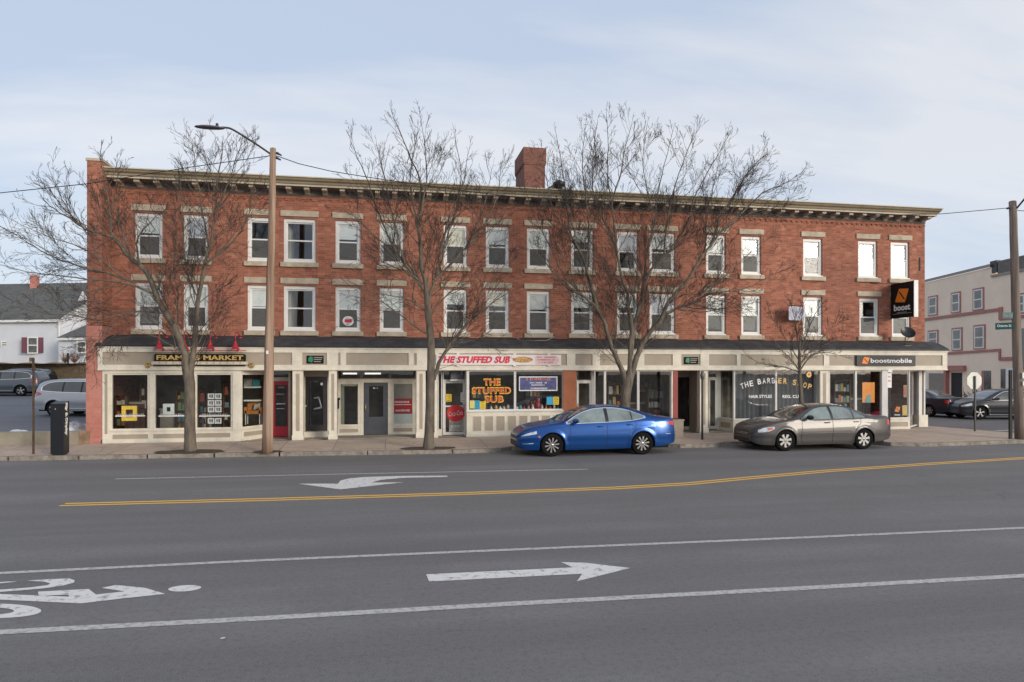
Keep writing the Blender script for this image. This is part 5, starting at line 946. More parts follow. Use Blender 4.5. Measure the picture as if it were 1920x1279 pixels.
# stop sign seen from behind
c = PD(1827, 714, 26.0); o = thing('stop_sign', (c.x, c.y, .15), 'octagonal stop sign seen from its pale back on the corner', 'stop sign'); m = MB(); R_ = .345; vs = [(c.x+R_*cos(pi/8+k*pi/4), c.y, c.z+R_*sin(pi/8+k*pi/4)) for k in range(8)]
m.add(vs+[(v[0], v[1]+.02, v[2]) for v in vs], [tuple(range(8)), tuple(range(15, 7, -1))]+[(i, i+8, (i+1) % 8+8, (i+1) % 8) for i in range(8)], mat('sign_back', (.52, .54, .50), .45, .2)); m.build('sign_plate', o)
m = MB(); m.box(c.x-.03, c.x+.03, c.y-.05, c.y-.01, .12, c.z+.18, M_dark); m.build('post', o)
p = PD(1894.5, 828, 23.6); m = MB(); m.box(p.x-.05, p.x+.05, p.y-.03, p.y+.03, .1, PD(1894.5, 694, 23.6).z, M_black); onemesh(m, 'sign_post', 'black square post just left of the right utility pole', 'sign post', (p.x, p.y, .12), 'thin street posts')
# pay machine
Yk = 21.05; x0, x1 = PX(94.5, Yk), PX(119.5, Yk); zt_ = PZ(110, 757, Yk); o = thing('pay_machine', ((x0+x1)/2, Yk, .12), 'black pavement pay machine with vertical white lettering', 'pay machine'); m = MB(); M_km = mat('kiosk_black', (.007, .008, .011), .45)
dk = .34; m.box(x0, x1-.0, Yk, Yk+dk, .16, zt_, M_km); m.box(x0+.03, x1-.03, Yk+.03, Yk+dk-.03, .1, .16, M_dark); m.prism([(Yk, zt_), (Yk+dk, zt_), (Yk+dk, zt_+.06)], M_km, 'x', x0, x1); m.build('cabinet', o)
m = MB(); textmb(m, 'Pay & Display', .1, M_wht, (x1+.004, Yk+.15, (zt_+.16)/2+.26), width=.92, height=.17, rot=-pi/2, bold=.006, ext=.002, facing='+x'); m.lathe([(.035, 0), (.07, 0)], M_wht, (x1+.004, Yk+.15, zt_-.11), 'x', 14); m.prism([(x0+.11, zt_-.16), (x0+.14, zt_-.16), (x0+.125, zt_-.13)], M_wht, 'y', Yk-.004, Yk-.001); m.box(x0+.19, x0+.195, Yk-.004, Yk, .2, zt_-.02, M_dark); m.build('lettering', o)
# planter between the cars
xa_, xb_ = PX(1256, 22.0), PX(1281, 22.0); o = thing('concrete_planter', ((xa_+xb_)/2, 22.2, .15), 'square tan concrete planter behind the tail of the blue sedan', 'planter'); m = MB(); M_pl = mat('planter_tan', (.30, .255, .20), .85, var=.15, scale=5, bump=.3); zt_ = PZ(1268, 789, 22.0)
m.prism([(xa_, .13), (xb_, .13), (xb_+.02, zt_), (xa_-.02, zt_)], M_pl, 'y', 22.0, 22.5); m.box(xa_-.04, xb_+.04, 21.98, 22.52, zt_, zt_+.04, M_pl); m.build('box', o); m = MB(); m.box(xa_+.03, xb_-.03, 22.05, 22.45, zt_+.04, zt_+.055, M_dirt); m.build('soil', o)
# tree pits, utility covers and leaf litter
for px, py, Y, rx, ry in ((357, 850, 21.2, 1.0, .42), (803, 846, 20.85, .9, .35), (1506, 838, 21.6, .6, .35), (501, 852, 20.85, .45, .25)):
    c = PX(px, Y); zc = .118+(Y-20.7)/2.6*.08; m = MB(); rr = random.Random(px); ring = [(c+rx*cos(2*pi*k/24)*rr.uniform(.85, 1.1), Y+ry*sin(2*pi*k/24)*rr.uniform(.85, 1.1), .125+max(0, (Y+ry*sin(2*pi*k/24)-20.6))*.034) for k in range(24)]
    m.add(ring+[(c, Y, zc+.05)], [(k, (k+1) % 24, 24) for k in range(24)], M_dirt, True); tag(m.build('tree_pit'), kind='structure')
m = MB(); rr = random.Random(5)
for k in range(900):
    x = rr.uniform(-12, 20); y = rr.choice((rr.gauss(20.35, .25), rr.uniform(20.9, 23.2))); c_ = PG(0, 900); s_ = rr.uniform(.012, .035); a_ = rr.uniform(0, pi); z = .008 if y < 20.3 else (.135+(y-20.6)*.034)
    if 20.2 < y < 20.75: continue
    m.add([(x+s_*cos(a_), y+s_*sin(a_), z), (x-s_*sin(a_)*.6, y+s_*cos(a_)*.6, z+.006), (x-s_*cos(a_), y-s_*sin(a_), z+.002), (x+s_*sin(a_)*.6, y-s_*cos(a_)*.6, z)], [(0, 1, 2, 3)], M_dirt)
tag(m.build('leaf_litter'), kind='stuff')
# ------------------------------------------------------------------ cars
def paint(name, col, metal=.35, rough=.32):
    m = mat(name, col, rough, metal, var=.02, scale=40, coat=.45); return m
M_tyre = mat('tyre_rubber', (.010, .010, .010), .95, var=.2, spec=.15); M_rim = mat('alloy', (.40, .40, .405), .28, .85, var=.05); M_well = mat('wheel_well', (.008, .008, .008), .9)
M_carglass = None
def carglass(name, c=(.06, .085, .08)):
    m = mat(name, c, .06, 0, var=.35, scale=1.6, spec=1.0, coat=.5); return m
M_cg = carglass('car_glass', (.035, .045, .045)); M_cgl = carglass('car_glass_light', (.17, .21, .205)); M_chrome = mat('chrome', (.75, .76, .78), .12, .95, var=.02); M_trim = mat('black_trim', (.012, .012, .014), .5)  # lighter glass: the grey-green reflection is put into its base colour
M_headl = mat('headlamp', (.55, .58, .60), .12, .3, var=.35, scale=9, coat=1); M_amber = mat('amber_lens', (.60, .12, .02), .2, coat=1); M_redl = mat('red_lens', (.50, .012, .02), .2, coat=1, var=.25, scale=9); M_plate = mat('number_plate', (.55, .55, .55), .5)
class Car:
    def __init__(s, P): s.__dict__.update(P); s.fs = {k: pchip(P[k]) for k in ('zc', 'zs', 'ws', 'yr', 'zl')}; s.k = P.get('k', .9)
    def ev(s, x):
        f = s.fs; zc, zs, ws, yr, zl = f['zc'](x), f['zs'](x), f['ws'](x), f['yr'](x), f['zl'](x); zs = min(zs, zc-.01)
        zr = zs+(zc-zs)*s.k
        for xw in (s.xf, s.xr):
            d = s.ra**2-(x-xw)**2
            if d > 0: zl = max(zl, s.rw+sqrt(d)*.98)
        return zc, zs, ws, yr, zr, zl
    def side(s, x, z):          # half width of the body at height z
        zc, zs, ws, yr, zr, zl = s.ev(x)
        if z <= zs:
            zm = min(s.zm, zs-.12); y = ws-.055*max(0, (z-zm)/(zs-zm+1e-3))**2-.07*max(0, (zm-z)/(zm-.1))**2
            y += s.cr*math.exp(-((z-s.zcr-.035*(x/s.L))/.03)**2)-.014*math.exp(-((z-s.zcr2)/.055)**2)
            for xw in (s.xf, s.xr):
                d = sqrt((x-xw)**2+(z-s.rw)**2)
                if d < s.ra+.09: y += .02*(1-abs(d-s.ra-.02)/.08) if abs(d-s.ra-.02) < .08 else 0
            return y
        y0 = ws-.055; t = min(1, (z-zs)/max(1e-3, zr-zs)); return y0+(yr-y0)*t+.035*sin(pi*t)
    def top(s, x, v):           # v -1..1 across the top
        zc, zs, ws, yr, zr, zl = s.ev(x); return yr*v, zc-(zc-zr)*abs(v)**2.4
    def section(s, x):
        zc, zs, ws, yr, zr, zl = s.ev(x); o = []; zl = min(zl, zs-.02)
        for i in range(11): z = zl+(zs-zl)*i/10; o.append((s.side(x, z), z))
        for i in range(1, 6): z = zs+(zr-zs)*i/5; o.append((s.side(x, z), z))
        for v in (.85, .65, .4, .15, 0): y, z = s.top(x, v); o.append((y, z))
        return o
    def body(s, m):
        b = MB(); xs = []; x = 0.0
        while x < s.L+1e-6: xs.append(x); x += .02 if (x < .2 or x > s.L-.22 or any(abs(abs(x-w)-s.ra) < .06 for w in (s.xf, s.xr))) else .05
        if xs[-1] < s.L: xs.append(s.L)
        sec = [s.section(x) for x in xs]; n = len(sec[0])
        for sg in (-1, 1):
            vs = [(xs[i], sg*y, z) for i in range(len(xs)) for y, z in sec[i]]; fs = []
            for i in range(len(xs)-1):
                for j in range(n-1):
                    q = (i*n+j, i*n+j+1, (i+1)*n+j+1, (i+1)*n+j); fs.append(q if sg < 0 else q[::-1])
            b.add(vs, fs, m, True)
        for i in (0, len(xs)-1):
            l = [(xs[i], -y, z) for y, z in sec[i]]+[(xs[i], y, z) for y, z in reversed(sec[i][:-1])]; b.add(l, [tuple(range(len(l)))], m, True)
        return b
    def patch(s, b, xa, xb, lo, hi, m, off=.005, nx=24, nz=6, sides=(-1, 1)):   # on the body side between curves lo(x), hi(x)
        for sg in sides:
            vs = []; fs = []
            for i in range(nx+1):
                x = xa+(xb-xa)*i/nx; a, c = lo(x), hi(x)
                for j in range(nz+1): z = a+(c-a)*j/nz; vs.append((x, sg*(s.side(x, z)+off), z))
            for i in range(nx):
                for j in range(nz): q = (i*(nz+1)+j, i*(nz+1)+j+1, (i+1)*(nz+1)+j+1, (i+1)*(nz+1)+j); fs.append(q if sg < 0 else q[::-1])
            b.add(vs, fs, m, True)
    def toppatch(s, b, xa, xb, va, vb, m, off=.006, nx=12, nv=12, taper=0):
        vs = []
        for i in range(nx+1):
            x = xa+(xb-xa)*i/nx
            for j in range(nv+1):
                v = va+(vb-va)*j/nv; y, z = s.top(x, v*(1-taper*(i/nx))); vs.append((x, y, z+off))
        b.add(vs, [(i*(nv+1)+j, (i+1)*(nv+1)+j, (i+1)*(nv+1)+j+1, i*(nv+1)+j+1) for i in range(nx) for j in range(nv)], m, True)
    def line(s, b, pts, r, m, sides=(-1, 1), off=.002):
        pts = [(p[0]+(q[0]-p[0])*k/8, p[1]+(q[1]-p[1])*k/8) for p, q in zip(pts, pts[1:]) for k in range(8)]+[pts[-1]]
        for sg in sides: b.tube([(x, sg*(s.side(x, z)+off), z) for x, z in pts], r, m, 5, cap=False)
def wheel(P, x, sg, root, spokes, style):
    o = MB(); y0 = sg*(P.ytr); R = P.rw; w = .20; yo = y0; yi = y0-sg*w
    prof = [(R*.64, yo-sg*.015), (R*.80, yo), (R*.95, yo-sg*.005), (R, yo-sg*.035), (R, yi+sg*.035), (R*.95, yi), (R*.66, yi)]
    o.lathe(prof, M_tyre, (x, 0, R), 'y', 36)
    t = o.build('wheel', root, True); r = MB(); rr = R*(.76 if style == 'alloy' else .67)
    r.lathe([(rr, yo-sg*.012), (rr*.95, yo-sg*.02), (rr*.90, yo-sg*.05), (rr*.88, yo-sg*.12)], M_rim, (x, 0, R), 'y', 32)
    r.lathe([(rr*.89, yo-sg*.13), (.01, yo-sg*.14)], M_well, (x, 0, R), 'y', 24)
    r.lathe([(.01, yo-sg*.012), (rr*.16, yo-sg*.014), (rr*.22, yo-sg*.03), (rr*.22, yo-sg*.08)], M_rim, (x, 0, R), 'y', 18)
    for k in range(spokes):
        a = 2*pi*(k+.25)/spokes; wd = (.075 if style == 'alloy' else .15)*rr*2/2
        ca, sa = cos(a), sin(a); d = Vector((ca, 0, sa)); n_ = Vector((-sa, 0, ca)); c = Vector((x, 0, R)); f0, f1 = (.7, 1.35) if style == 'alloy' else (.8, 1.25)
        def q(u, h, y): v = c+d*(rr*u)+n_*h; return (v.x, y, v.z)
        vs = [q(.15, -wd*f0, yo-sg*.02), (q(.15, wd*f0, yo-sg*.02)), q(.95, wd*f1, yo-sg*.02), q(.95, -wd*f1, yo-sg*.02), q(.15, -wd*f0, yo-sg*.06), q(.15, wd*f0, yo-sg*.06), q(.95, wd*f1, yo-sg*.06), q(.95, -wd*f1, yo-sg*.06)]
        r.add(vs, [(0, 1, 2, 3), (7, 6, 5, 4), (0, 4, 5, 1), (1, 5, 6, 2), (2, 6, 7, 3), (3, 7, 4, 0)], M_rim)
    r.build('rim', t, True)
def build_car(P, name, label, cat, loc, rz, pm, group, flip=False, detail=True, gm=None):
    c = Car(P); root = bpy.data.objects.new(name, None); COL.objects.link(root); root.location = loc; root.rotation_euler = (0, 0, rz); tag(root, label, cat, group); ORG[root.name] = None
    gm = gm or M_cg; c.body(pm).build('body', root, True)
    u = MB(); u.box(.25, P['L']-.25, -P['W']+.22, P['W']-.22, P['zl'][2][1]-.02, .62, M_well); u.build('underbody', root, True)
    D = P['dlo']; lo, hi = pchip(D['lo']), pchip(D['hi']); xa, xb = D['lo'][0][0], D['lo'][-1][0]; e1, e2, mt = (.022, .022, M_chrome) if P.get('chrome') else (.015, .012, M_trim)
    for sg in (-1, 1):
        g = MB(); c.patch(g, xa-.03, xb+.04, lambda x: lo(min(max(x, xa), xb))-e1, lambda x: hi(min(max(x, xa), xb))+e2, mt, .003, 50, sides=(sg,)); g.build('window_trim', root, True)
        cuts = [xa+.02]+[q for pr_ in D['pillars'] for q in pr_]+[xb-.02]
        for k in range(0, len(cuts), 2): g = MB(); c.patch(g, cuts[k], cuts[k+1], lo, hi, gm, .007, 24, sides=(sg,)); g.build('side_window', root, True)
        for x0, x1 in D['pillars']: g = MB(); c.patch(g, x0, x1, lo, hi, M_trim, .008, 4, sides=(sg,)); g.build('window_pillar', root, True)
    g = MB(); c.toppatch(g, P['ws0'], P['ws1'], -.93, .93, M_cg, .006); g.build('windscreen', root, True)
    g = MB(); c.toppatch(g, P['rw0'], P['rw1'], -.9, .9, M_cg, .006); g.build('rear_window', root, True)
    for sg in (-1, 1):
        for xw in (P['xf'], P['xr']): wheel(c, xw, sg, root, P['spokes'], P['style'])
    # wheel well liners
    for xw in (P['xf'], P['xr']):
        for sg in (-1, 1):
            g = MB(); a0 = sg*(c.fs['ws'](xw)-.075); arc = [(xw+(P['ra']-.005)*cos(t), P['rw']+(P['ra']-.005)*.98*sin(t)) for t in [pi*k/16-.0 for k in range(17)]]
            g.add([(x, a0, z) for x, z in arc]+[(x, a0-sg*.35, z) for x, z in arc], [(k, k+1, k+18, k+17) for k in range(16)]+[tuple(range(17, 34))], M_well, True); g.build('wheel_arch_liner', root, True)
    if detail:
        g = MB(); 
        for pts in P['lines']: c.line(g, pts, .006, M_trim, off=.001)
        g.build('door_seam', root, True)
        for x, z in P['handles']:
            for sg in (-1, 1): h = MB(); y = c.side(x, z); h.tube([(x-.09, sg*(y), z), (x-.07, sg*(y+.035), z+.004), (x+.07, sg*(y+.035), z+.008), (x+.09, sg*y, z+.008)], .014, P.get('hmat') or pm, 6); h.build('door_handle', root, True)
    for (nm, x0, x1, l_, h_, m_, sgs) in P['lamps']:
        for sg in (-1, 1): g = MB(); c.patch(g, x0, x1, pchip(l_), pchip(h_), m_, .006, 14, 4, (sg,)); g.build(nm, root, True)
    for sg in (-1, 1):
        h = MB(); x, z = P['mirror']; y = c.side(x, z); h.lathe([(.02, -.10), (.07, -.07), (.085, .0), (.08, .06), (.0, .075)], P.get('mmat') or pm, (0, 0, 0), 'y', 12); h.v = [(x+v[0]*1.2+.02, sg*(y+.16)+v[1], z+.05+v[2]*.85) for v in h.v]; h.bar((x, sg*(y-.02), z), (x+.02, sg*(y+.1), z+.03), .06, .03, M_trim); h.build('mirror', root, True)
    # front and rear faces
    g = MB(); xg = -.002
    for (z0, z1, hw, m_, dx) in P['front']: g.prism([(-hw, z0), (hw, z0), (hw*.93, z1), (-hw*.93, z1)], m_, 'x', xg-dx, xg+.12)
    g.build('grille', root, True)
    g = MB(); 
    for (z0, z1, hw, m_, dx) in P['rear']: g.prism([(-hw, z0), (hw, z0), (hw, z1), (-hw, z1)], m_, 'x', P['L']-.12, P['L']+dx)
    g.build('rear_bumper_trim', root, True)
    if 'sill' in P:
        for sg in (-1, 1): g = MB(); c.line(g, [(P['xf']+P['ra']+.05+i*.1, P['sill']) for i in range(int((P['xr']-P['xf']-2*P['ra']-.1)/.1)+1)], .012, P['sillm'], (sg,)); g.build('side_trim', root, True)
    return root
BLUE = dict(L=4.86, W=.925, xf=.97, xr=3.72, ra=.375, rw=.335, ytr=.895, zm=.52, cr=.010, zcr=.80, zcr2=.44, k=.90, spokes=10, style='alloy', chrome=True,
    zc=[(0, .60), (.05, .66), (.2, .77), (.5, .865), (.9, .935), (1.25, .985), (1.6, 1.16), (2.05, 1.36), (2.4, 1.44), (2.8, 1.462), (3.2, 1.435), (3.7, 1.31), (4.1, 1.185), (4.45, 1.115), (4.7, 1.085), (4.78, 1.04), (4.83, .86), (4.86, .66)],
    zs=[(0, .55), (.2, .66), (.6, .78), (1.2, .885), (2.2, .935), (3.2, .975), (3.9, 1.02), (4.5, 1.03), (4.75, .98), (4.86, .62)], ws=[(0, .52), (.04, .62), (.12, .73), (.3, .83), (.7, .905), (1.2, .925), (3.6, .93), (4.2, .91), (4.55, .86), (4.75, .78), (4.83, .68), (4.86, .60)],
    yr=[(0, .50), (.2, .66), (1.2, .76), (1.5, .72), (2.1, .60), (2.8, .57), (3.5, .57), (4.1, .62), (4.6, .66), (4.86, .5)], zl=[(0, .30), (.08, .24), (.3, .20), (1.5, .19), (3.2, .20), (4.3, .25), (4.7, .33), (4.86, .42)],
    dlo=dict(lo=[(1.42, .955), (2.0, .972), (2.8, .995), (3.4, 1.035), (3.80, 1.10)], hi=[(1.42, .975), (1.65, 1.12), (2.0, 1.275), (2.35, 1.355), (2.75, 1.375), (3.1, 1.345), (3.45, 1.265), (3.80, 1.135)], pillars=[(2.58, 2.68), (3.38, 3.42)]),
    ws0=1.28, ws1=2.12, rw0=3.05, rw1=4.0, lines=[[(1.52, .93), (1.50, .7), (1.46, .45), (1.50, .27)], [(2.62, .95), (2.63, .6), (2.60, .25)], [(3.52, 1.0), (3.50, .80), (3.38, .62), (3.30, .45), (3.25, .27)], [(1.50, .26), (2.4, .255), (3.26, .265)]],
    handles=[(2.42, .855), (3.32, .895)], mirror=(1.62, .98), lamps=[('headlight', .10, .52, [(.10, .585), (.52, .665)], [(.10, .60), (.25, .67), (.52, .745)], M_headl, 0), ('fog_light', .12, .42, [(.12, .36), (.42, .385)], [(.12, .375), (.42, .40)], M_chrome, 0), ('marker_light', .56, .62, [(.56, .56), (.62, .56)], [(.56, .61), (.62, .61)], M_amber, 0), ('taillight', 4.48, 4.80, [(4.48, .90), (4.80, .84)], [(4.48, .925), (4.7, .985), (4.80, .96)], M_redl, 0), ('reflector', 4.45, 4.62, [(4.45, .60), (4.62, .60)], [(4.45, .615), (4.62, .62)], M_chrome, 0)],
    front=[(.50, .575, .46, M_trim, .004), (.27, .44, .48, M_trim, .006), (.44, .455, .45, M_chrome, .012)], rear=[(.30, .48, .52, M_trim, .005), (.72, .85, .2, M_plate, .004)])
GREY = dict(BLUE, L=4.80, W=.90, xf=.98, xr=3.70, ra=.36, rw=.325, ytr=.875, cr=.004, zcr=.86, zcr2=.40, spokes=7, style='cap', chrome=False,
    zc=[(0, .56), (.04, .64), (.15, .735), (.45, .85), (.9, .945), (1.2, .99), (1.6, 1.18), (2.0, 1.345), (2.4, 1.415), (2.8, 1.428), (3.2, 1.395), (3.6, 1.26), (3.95, 1.115), (4.15, 1.06), (4.6, 1.045), (4.70, 1.02), (4.76, .85), (4.80, .66)],
    zs=[(0, .52), (.2, .66), (.6, .80), (1.2, .90), (2.2, .935), (3.2, .965), (4.0, .99), (4.5, .99), (4.68, .95), (4.80, .62)], ws=[(0, .52), (.04, .62), (.12, .72), (.3, .82), (.7, .885), (1.2, .90), (3.6, .90), (4.2, .885), (4.55, .84), (4.7, .77), (4.80, .62)],
    dlo=dict(lo=[(1.50, .96), (2.2, .968), (3.0, .985), (3.78, 1.005)], hi=[(1.50, .98), (1.8, 1.16), (2.1, 1.29), (2.4, 1.34), (2.8, 1.35), (3.1, 1.325), (3.4, 1.23), (3.78, 1.02)], pillars=[(2.55, 2.64), (3.33, 3.37)]),
    ws0=1.22, ws1=2.10, rw0=3.1, rw1=3.98, lines=[[(1.55, .93), (1.53, .7), (1.50, .45), (1.53, .25)], [(2.60, .95), (2.60, .6), (2.58, .25)], [(3.60, .99), (3.58, .83), (3.44, .70), (3.34, .5), (3.28, .25)], [(1.53, .25), (2.4, .245), (3.28, .25)]],
    handles=[(2.40, .86), (3.42, .875)], mirror=(1.72, .99), lamps=[('headlight', .14, .62, [(.14, .575), (.40, .61), (.62, .70)], [(.14, .66), (.35, .735), (.62, .765)], M_headl, 0), ('turn_signal', .40, .55, [(.40, .635), (.55, .68)], [(.40, .715), (.55, .74)], M_amber, 0), ('taillight', 4.54, 4.72, [(4.54, .78), (4.72, .74)], [(4.54, .94), (4.72, .90)], M_redl, 0)],
    front=[(.47, .575, .40, M_trim, .004), (.26, .38, .45, M_trim, .004), (.50, .51, .38, M_chrome, .01), (.54, .55, .38, M_chrome, .01)], rear=[(.62, .74, .2, M_plate, .004)], sill=.545, hmat=M_trim, mmat=M_trim)
BX = PX(1035, 19.25)-.97; P_b = paint('blue_paint', (.003, .062, .26), .5, .28); P_g = paint('pewter_paint', (.062, .056, .055), .25, .5)
BLUE['sillm'] = P_b; GREY['sillm'] = P_g
build_car(BLUE, 'sedan', 'glossy blue sedan with chrome window trim parked at the kerb', 'car', (PX(1035, 19.2)-.97, 20.05, 0), 0, P_b, 'cars parked along the kerb', gm=M_cgl)
build_car(GREY, 'sedan', 'pewter grey older sedan parked at the kerb before the barber and phone shops', 'car', (PX(1472, 19.2)-.98, 20.03, 0), 0, P_g, 'cars parked along the kerb', gm=M_cgl)
# dark sedan and dark hatchback on the side street
P_d = paint('dark_blue_paint', (.022, .027, .042), .4, .3); P_k = paint('charcoal_paint', (.028, .03, .038), .4, .3)
q = PD(1790, 770, 36.0); rz = -TH+radians(-68)
DS = dict(GREY, sillm=P_d)
fx = Vector((cos(rz), sin(rz))); build_car(DS, 'sedan', 'dark navy sedan on the side street, seen from its tail', 'car', (q.x-fx.x*4.5, q.y-fx.y*4.5, 0), rz, P_d, 'cars on the side street', detail=False)
# SUVs
SUV = dict(BLUE, L=4.9, W=.95, xf=.95, xr=3.80, ra=.42, rw=.375, ytr=.915, zm=.70, cr=.006, zcr=1.0, zcr2=.5, spokes=5, style='cap', k=.93,
    zc=[(0, .75), (.05, .90), (.2, 1.0), (.6, 1.09), (1.1, 1.15), (1.5, 1.38), (1.9, 1.62), (2.3, 1.73), (2.9, 1.76), (3.7, 1.75), (4.3, 1.70), (4.6, 1.58), (4.78, 1.25), (4.86, 1.0), (4.9, .8)],
    zs=[(0, .70), (.3, .90), (.8, 1.0), (1.5, 1.06), (3.0, 1.10), (4.2, 1.13), (4.7, 1.10), (4.9, .75)], ws=[(0, .60), (.08, .76), (.3, .88), (.8, .94), (3.8, .95), (4.4, .93), (4.7, .86), (4.85, .78), (4.9, .7)],
    yr=[(0, .6), (.3, .72), (1.2, .80), (1.7, .74), (2.3, .68), (4.2, .67), (4.7, .68), (4.9, .62)], zl=[(0, .38), (.1, .30), (.4, .27), (1.5, .27), (3.2, .27), (4.4, .32), (4.7, .38), (4.9, .48)],
    dlo=dict(lo=[(1.50, 1.10), (2.6, 1.13), (3.6, 1.16), (4.42, 1.22)], hi=[(1.50, 1.13), (1.8, 1.40), (2.1, 1.57), (2.6, 1.63), (3.6, 1.62), (4.1, 1.56), (4.42, 1.38)], pillars=[(2.45, 2.54), (3.35, 3.43)]),
    ws0=1.15, ws1=2.1, rw0=4.4, rw1=4.78, lines=[], handles=[], mirror=(1.68, 1.12), lamps=[('headlight', .06, .5, [(.06, .78), (.5, .88)], [(.06, .86), (.5, .98)], M_headl, 0), ('taillight', 4.42, 4.82, [(4.42, 1.02), (4.82, .92)], [(4.42, 1.10), (4.7, 1.16), (4.82, 1.02)], M_redl, 0)],
    front=[(.62, .78, .5, M_trim, .004), (.35, .5, .55, M_trim, .004)], rear=[(.45, .62, .7, M_trim, .01), (.78, .92, .25, M_plate, .01)], sill=.38, sillm=M_chrome)
HAT = dict(SUV, L=4.5, xf=.9, xr=3.55, rw=.34, ra=.385, zc=[(0, .62), (.05, .75), (.2, .86), (.7, .97), (1.1, 1.03), (1.5, 1.25), (1.95, 1.46), (2.4, 1.53), (3.2, 1.53), (3.9, 1.47), (4.2, 1.36), (4.4, 1.05), (4.5, .75)],
    zs=[(0, .58), (.3, .76), (.8, .88), (1.5, .94), (3.0, .97), (4.1, 1.0), (4.35, .96), (4.5, .68)], ws=[(0, .58), (.08, .72), (.3, .84), (.8, .90), (3.5, .90), (4.1, .87), (4.4, .78), (4.5, .7)], zl=[(0, .3), (.1, .23), (.4, .2), (1.5, .2), (3.2, .2), (4.1, .25), (4.35, .33), (4.5, .42)],
    dlo=dict(lo=[(1.45, .98), (2.6, 1.0), (3.95, 1.06)], hi=[(1.45, 1.0), (1.8, 1.24), (2.2, 1.40), (2.8, 1.42), (3.5, 1.38), (3.95, 1.22)], pillars=[(2.4, 2.48), (3.3, 3.36)]), ws0=1.12, ws1=2.1, rw0=4.0, rw1=4.36, mirror=(1.62, 1.0),
    lamps=[('headlight', .06, .5, [(.06, .62), (.5, .72)], [(.06, .72), (.5, .84)], M_headl, 0), ('taillight', 4.1, 4.42, [(4.1, .85), (4.42, .8)], [(4.1, .98), (4.42, .94)], M_redl, 0)], front=[(.48, .64, .5, M_trim, .004)], rear=[(.35, .45, .5, M_trim, .01)], sill=.25, ytr=.87, W=.90)
q = PD(1836, 785, 34.5); rz = -TH-.05; build_car(HAT, 'hatchback', 'charcoal hatchback facing left on the side street beyond the black post', 'car', (q.x-.75, q.y+.9, 0), rz, P_k, 'cars on the side street', detail=False)
P_s = paint('slate_suv_paint', (.10, .115, .135), .5, .3); P_v = paint('silver_suv_paint', (.42, .43, .46), .5, .3); P_bk = paint('black_suv_paint', (.02, .02, .022), .3, .3)
def lotz(y): return .10+max(0, y-26)*.026
# ------------------------------------------------------------------ parking lot on the left
mb = MB(); mb.add([(-90, 25.2, .08), (XL-.02, 25.2, .08), (XL-.02, 62, lotz(62)), (-90, 62, lotz(62))], [(0, 1, 2, 3)], M_lot); mb.add([(-90, 23.6, .085), (XL-.02, 23.6, .085), (XL-.02, 25.2, .08), (-90, 25.2, .08)], [(0, 1, 2, 3)], M_lot); tag(mb.build('parking_lot'), kind='structure')
mb = MB(); a = PD(-20, 700, 40); 
for (x0, y0, x1, y1) in ((-30, 752, 70, 750), (40, 820, 90, 775)):
    A = PG(x0, y0, .35); B = PG(x1, y1, .35); A = Vector((A[0], A[1], lotz(A[1])+.01)); B = Vector((B[0], B[1], lotz(B[1])+.01)); t = (B-A).normalized(); s_ = Vector((-t.y, t.x, 0))*.06; mb.add([A-s_, B-s_, B+s_, A+s_], [(0, 1, 2, 3)], M_line)
def lotcar(P, name, label, px_rear, py, D, rz, pm):
    q = PD(px_rear, py, D); return q
q = PD(43, 745, 45.5); zl_ = lotz(q.y); rz = -TH+radians(6); build_car(dict(SUV), 'suv', 'slate grey SUV in the car park, its tail to the right', 'car', (q.x-3.80*cos(rz)-.9*sin(-rz), q.y-3.80*sin(rz)+.9, zl_), rz, P_s, 'cars in the car park', detail=False)
q = PD(97, 700, 50); zl_ = lotz(q.y); build_car(dict(SUV), 'suv', 'black SUV mostly hidden behind the slate grey one', 'car', (q.x-4.4, q.y, zl_), -TH, P_bk, 'cars in the car park', detail=False)
# silver SUV, tail to the left: turned round
q = PD(100, 788, 31.5); zl_ = lotz(q.y); rz = pi-TH-.05; build_car(dict(SUV), 'suv', 'silver SUV with its red tail lamp to the left, behind the low wall', 'car', (q.x+3.80*cos(TH)+.1, q.y+.9-3.8*sin(TH), zl_), rz, P_v, 'cars in the car park', detail=False)
# low kerb wall with dirty snow behind it
M_cw = mat('stained_concrete', (.235, .20, .145), .9, var=.35, scale=1.3, bump=.5, bscale=14, col2=(.33, .30, .235))
xa_, xb_ = PX(-120, 23.3), PX(147, 23.3); m = MB(); m.box(xa_, xb_, 23.3, 23.65, .1, .60, M_cw); m.box(xb_-.0, xb_+.28, 23.35, 23.62, .1, .62, mat('rust_block', (.26, .17, .11), .9, var=.3, scale=4)); onemesh(m, 'low_wall', 'low stained concrete wall along the pavement in front of the car park', 'wall', (xb_-3, 23.3, .12))
def heap(name, cx, cy, rx, ry, h, z0, m_, seed, kind='stuff'):
    rr = random.Random(seed); m = MB(); n1, n2 = 40, 14; ph = [rr.uniform(0, 6) for _ in range(6)]; vs = []
    for i in range(n1+1):
        for j in range(n2+1):
            u, v = 2*i/n1-1, 2*j/n2-1; e = max(0, 1-u*u)*max(0, 1-v*v); z = h*.75*e**.6*(.72+.16*sin(3*u+ph[0])+.08*sin(8*u+ph[1]+3*v)+.03*sin(19*u+ph[2]+7*v))+rr.uniform(-.01, .01)*(e > 0); vs.append((cx+u*rx, cy+v*ry, z0+max(-.02, z)-.02))
    m.add(vs, [(i*(n2+1)+j, (i+1)*(n2+1)+j, (i+1)*(n2+1)+j+1, i*(n2+1)+j+1) for i in range(n1) for j in range(n2)], m_, True); return tag(m.build(name), kind=kind)
M_dsnow = mat('dirty_snow', (.30, .29, .30), .9, var=.4, scale=7, bump=1, bscale=20, col2=(.62, .63, .67), thr=(.4, .62))
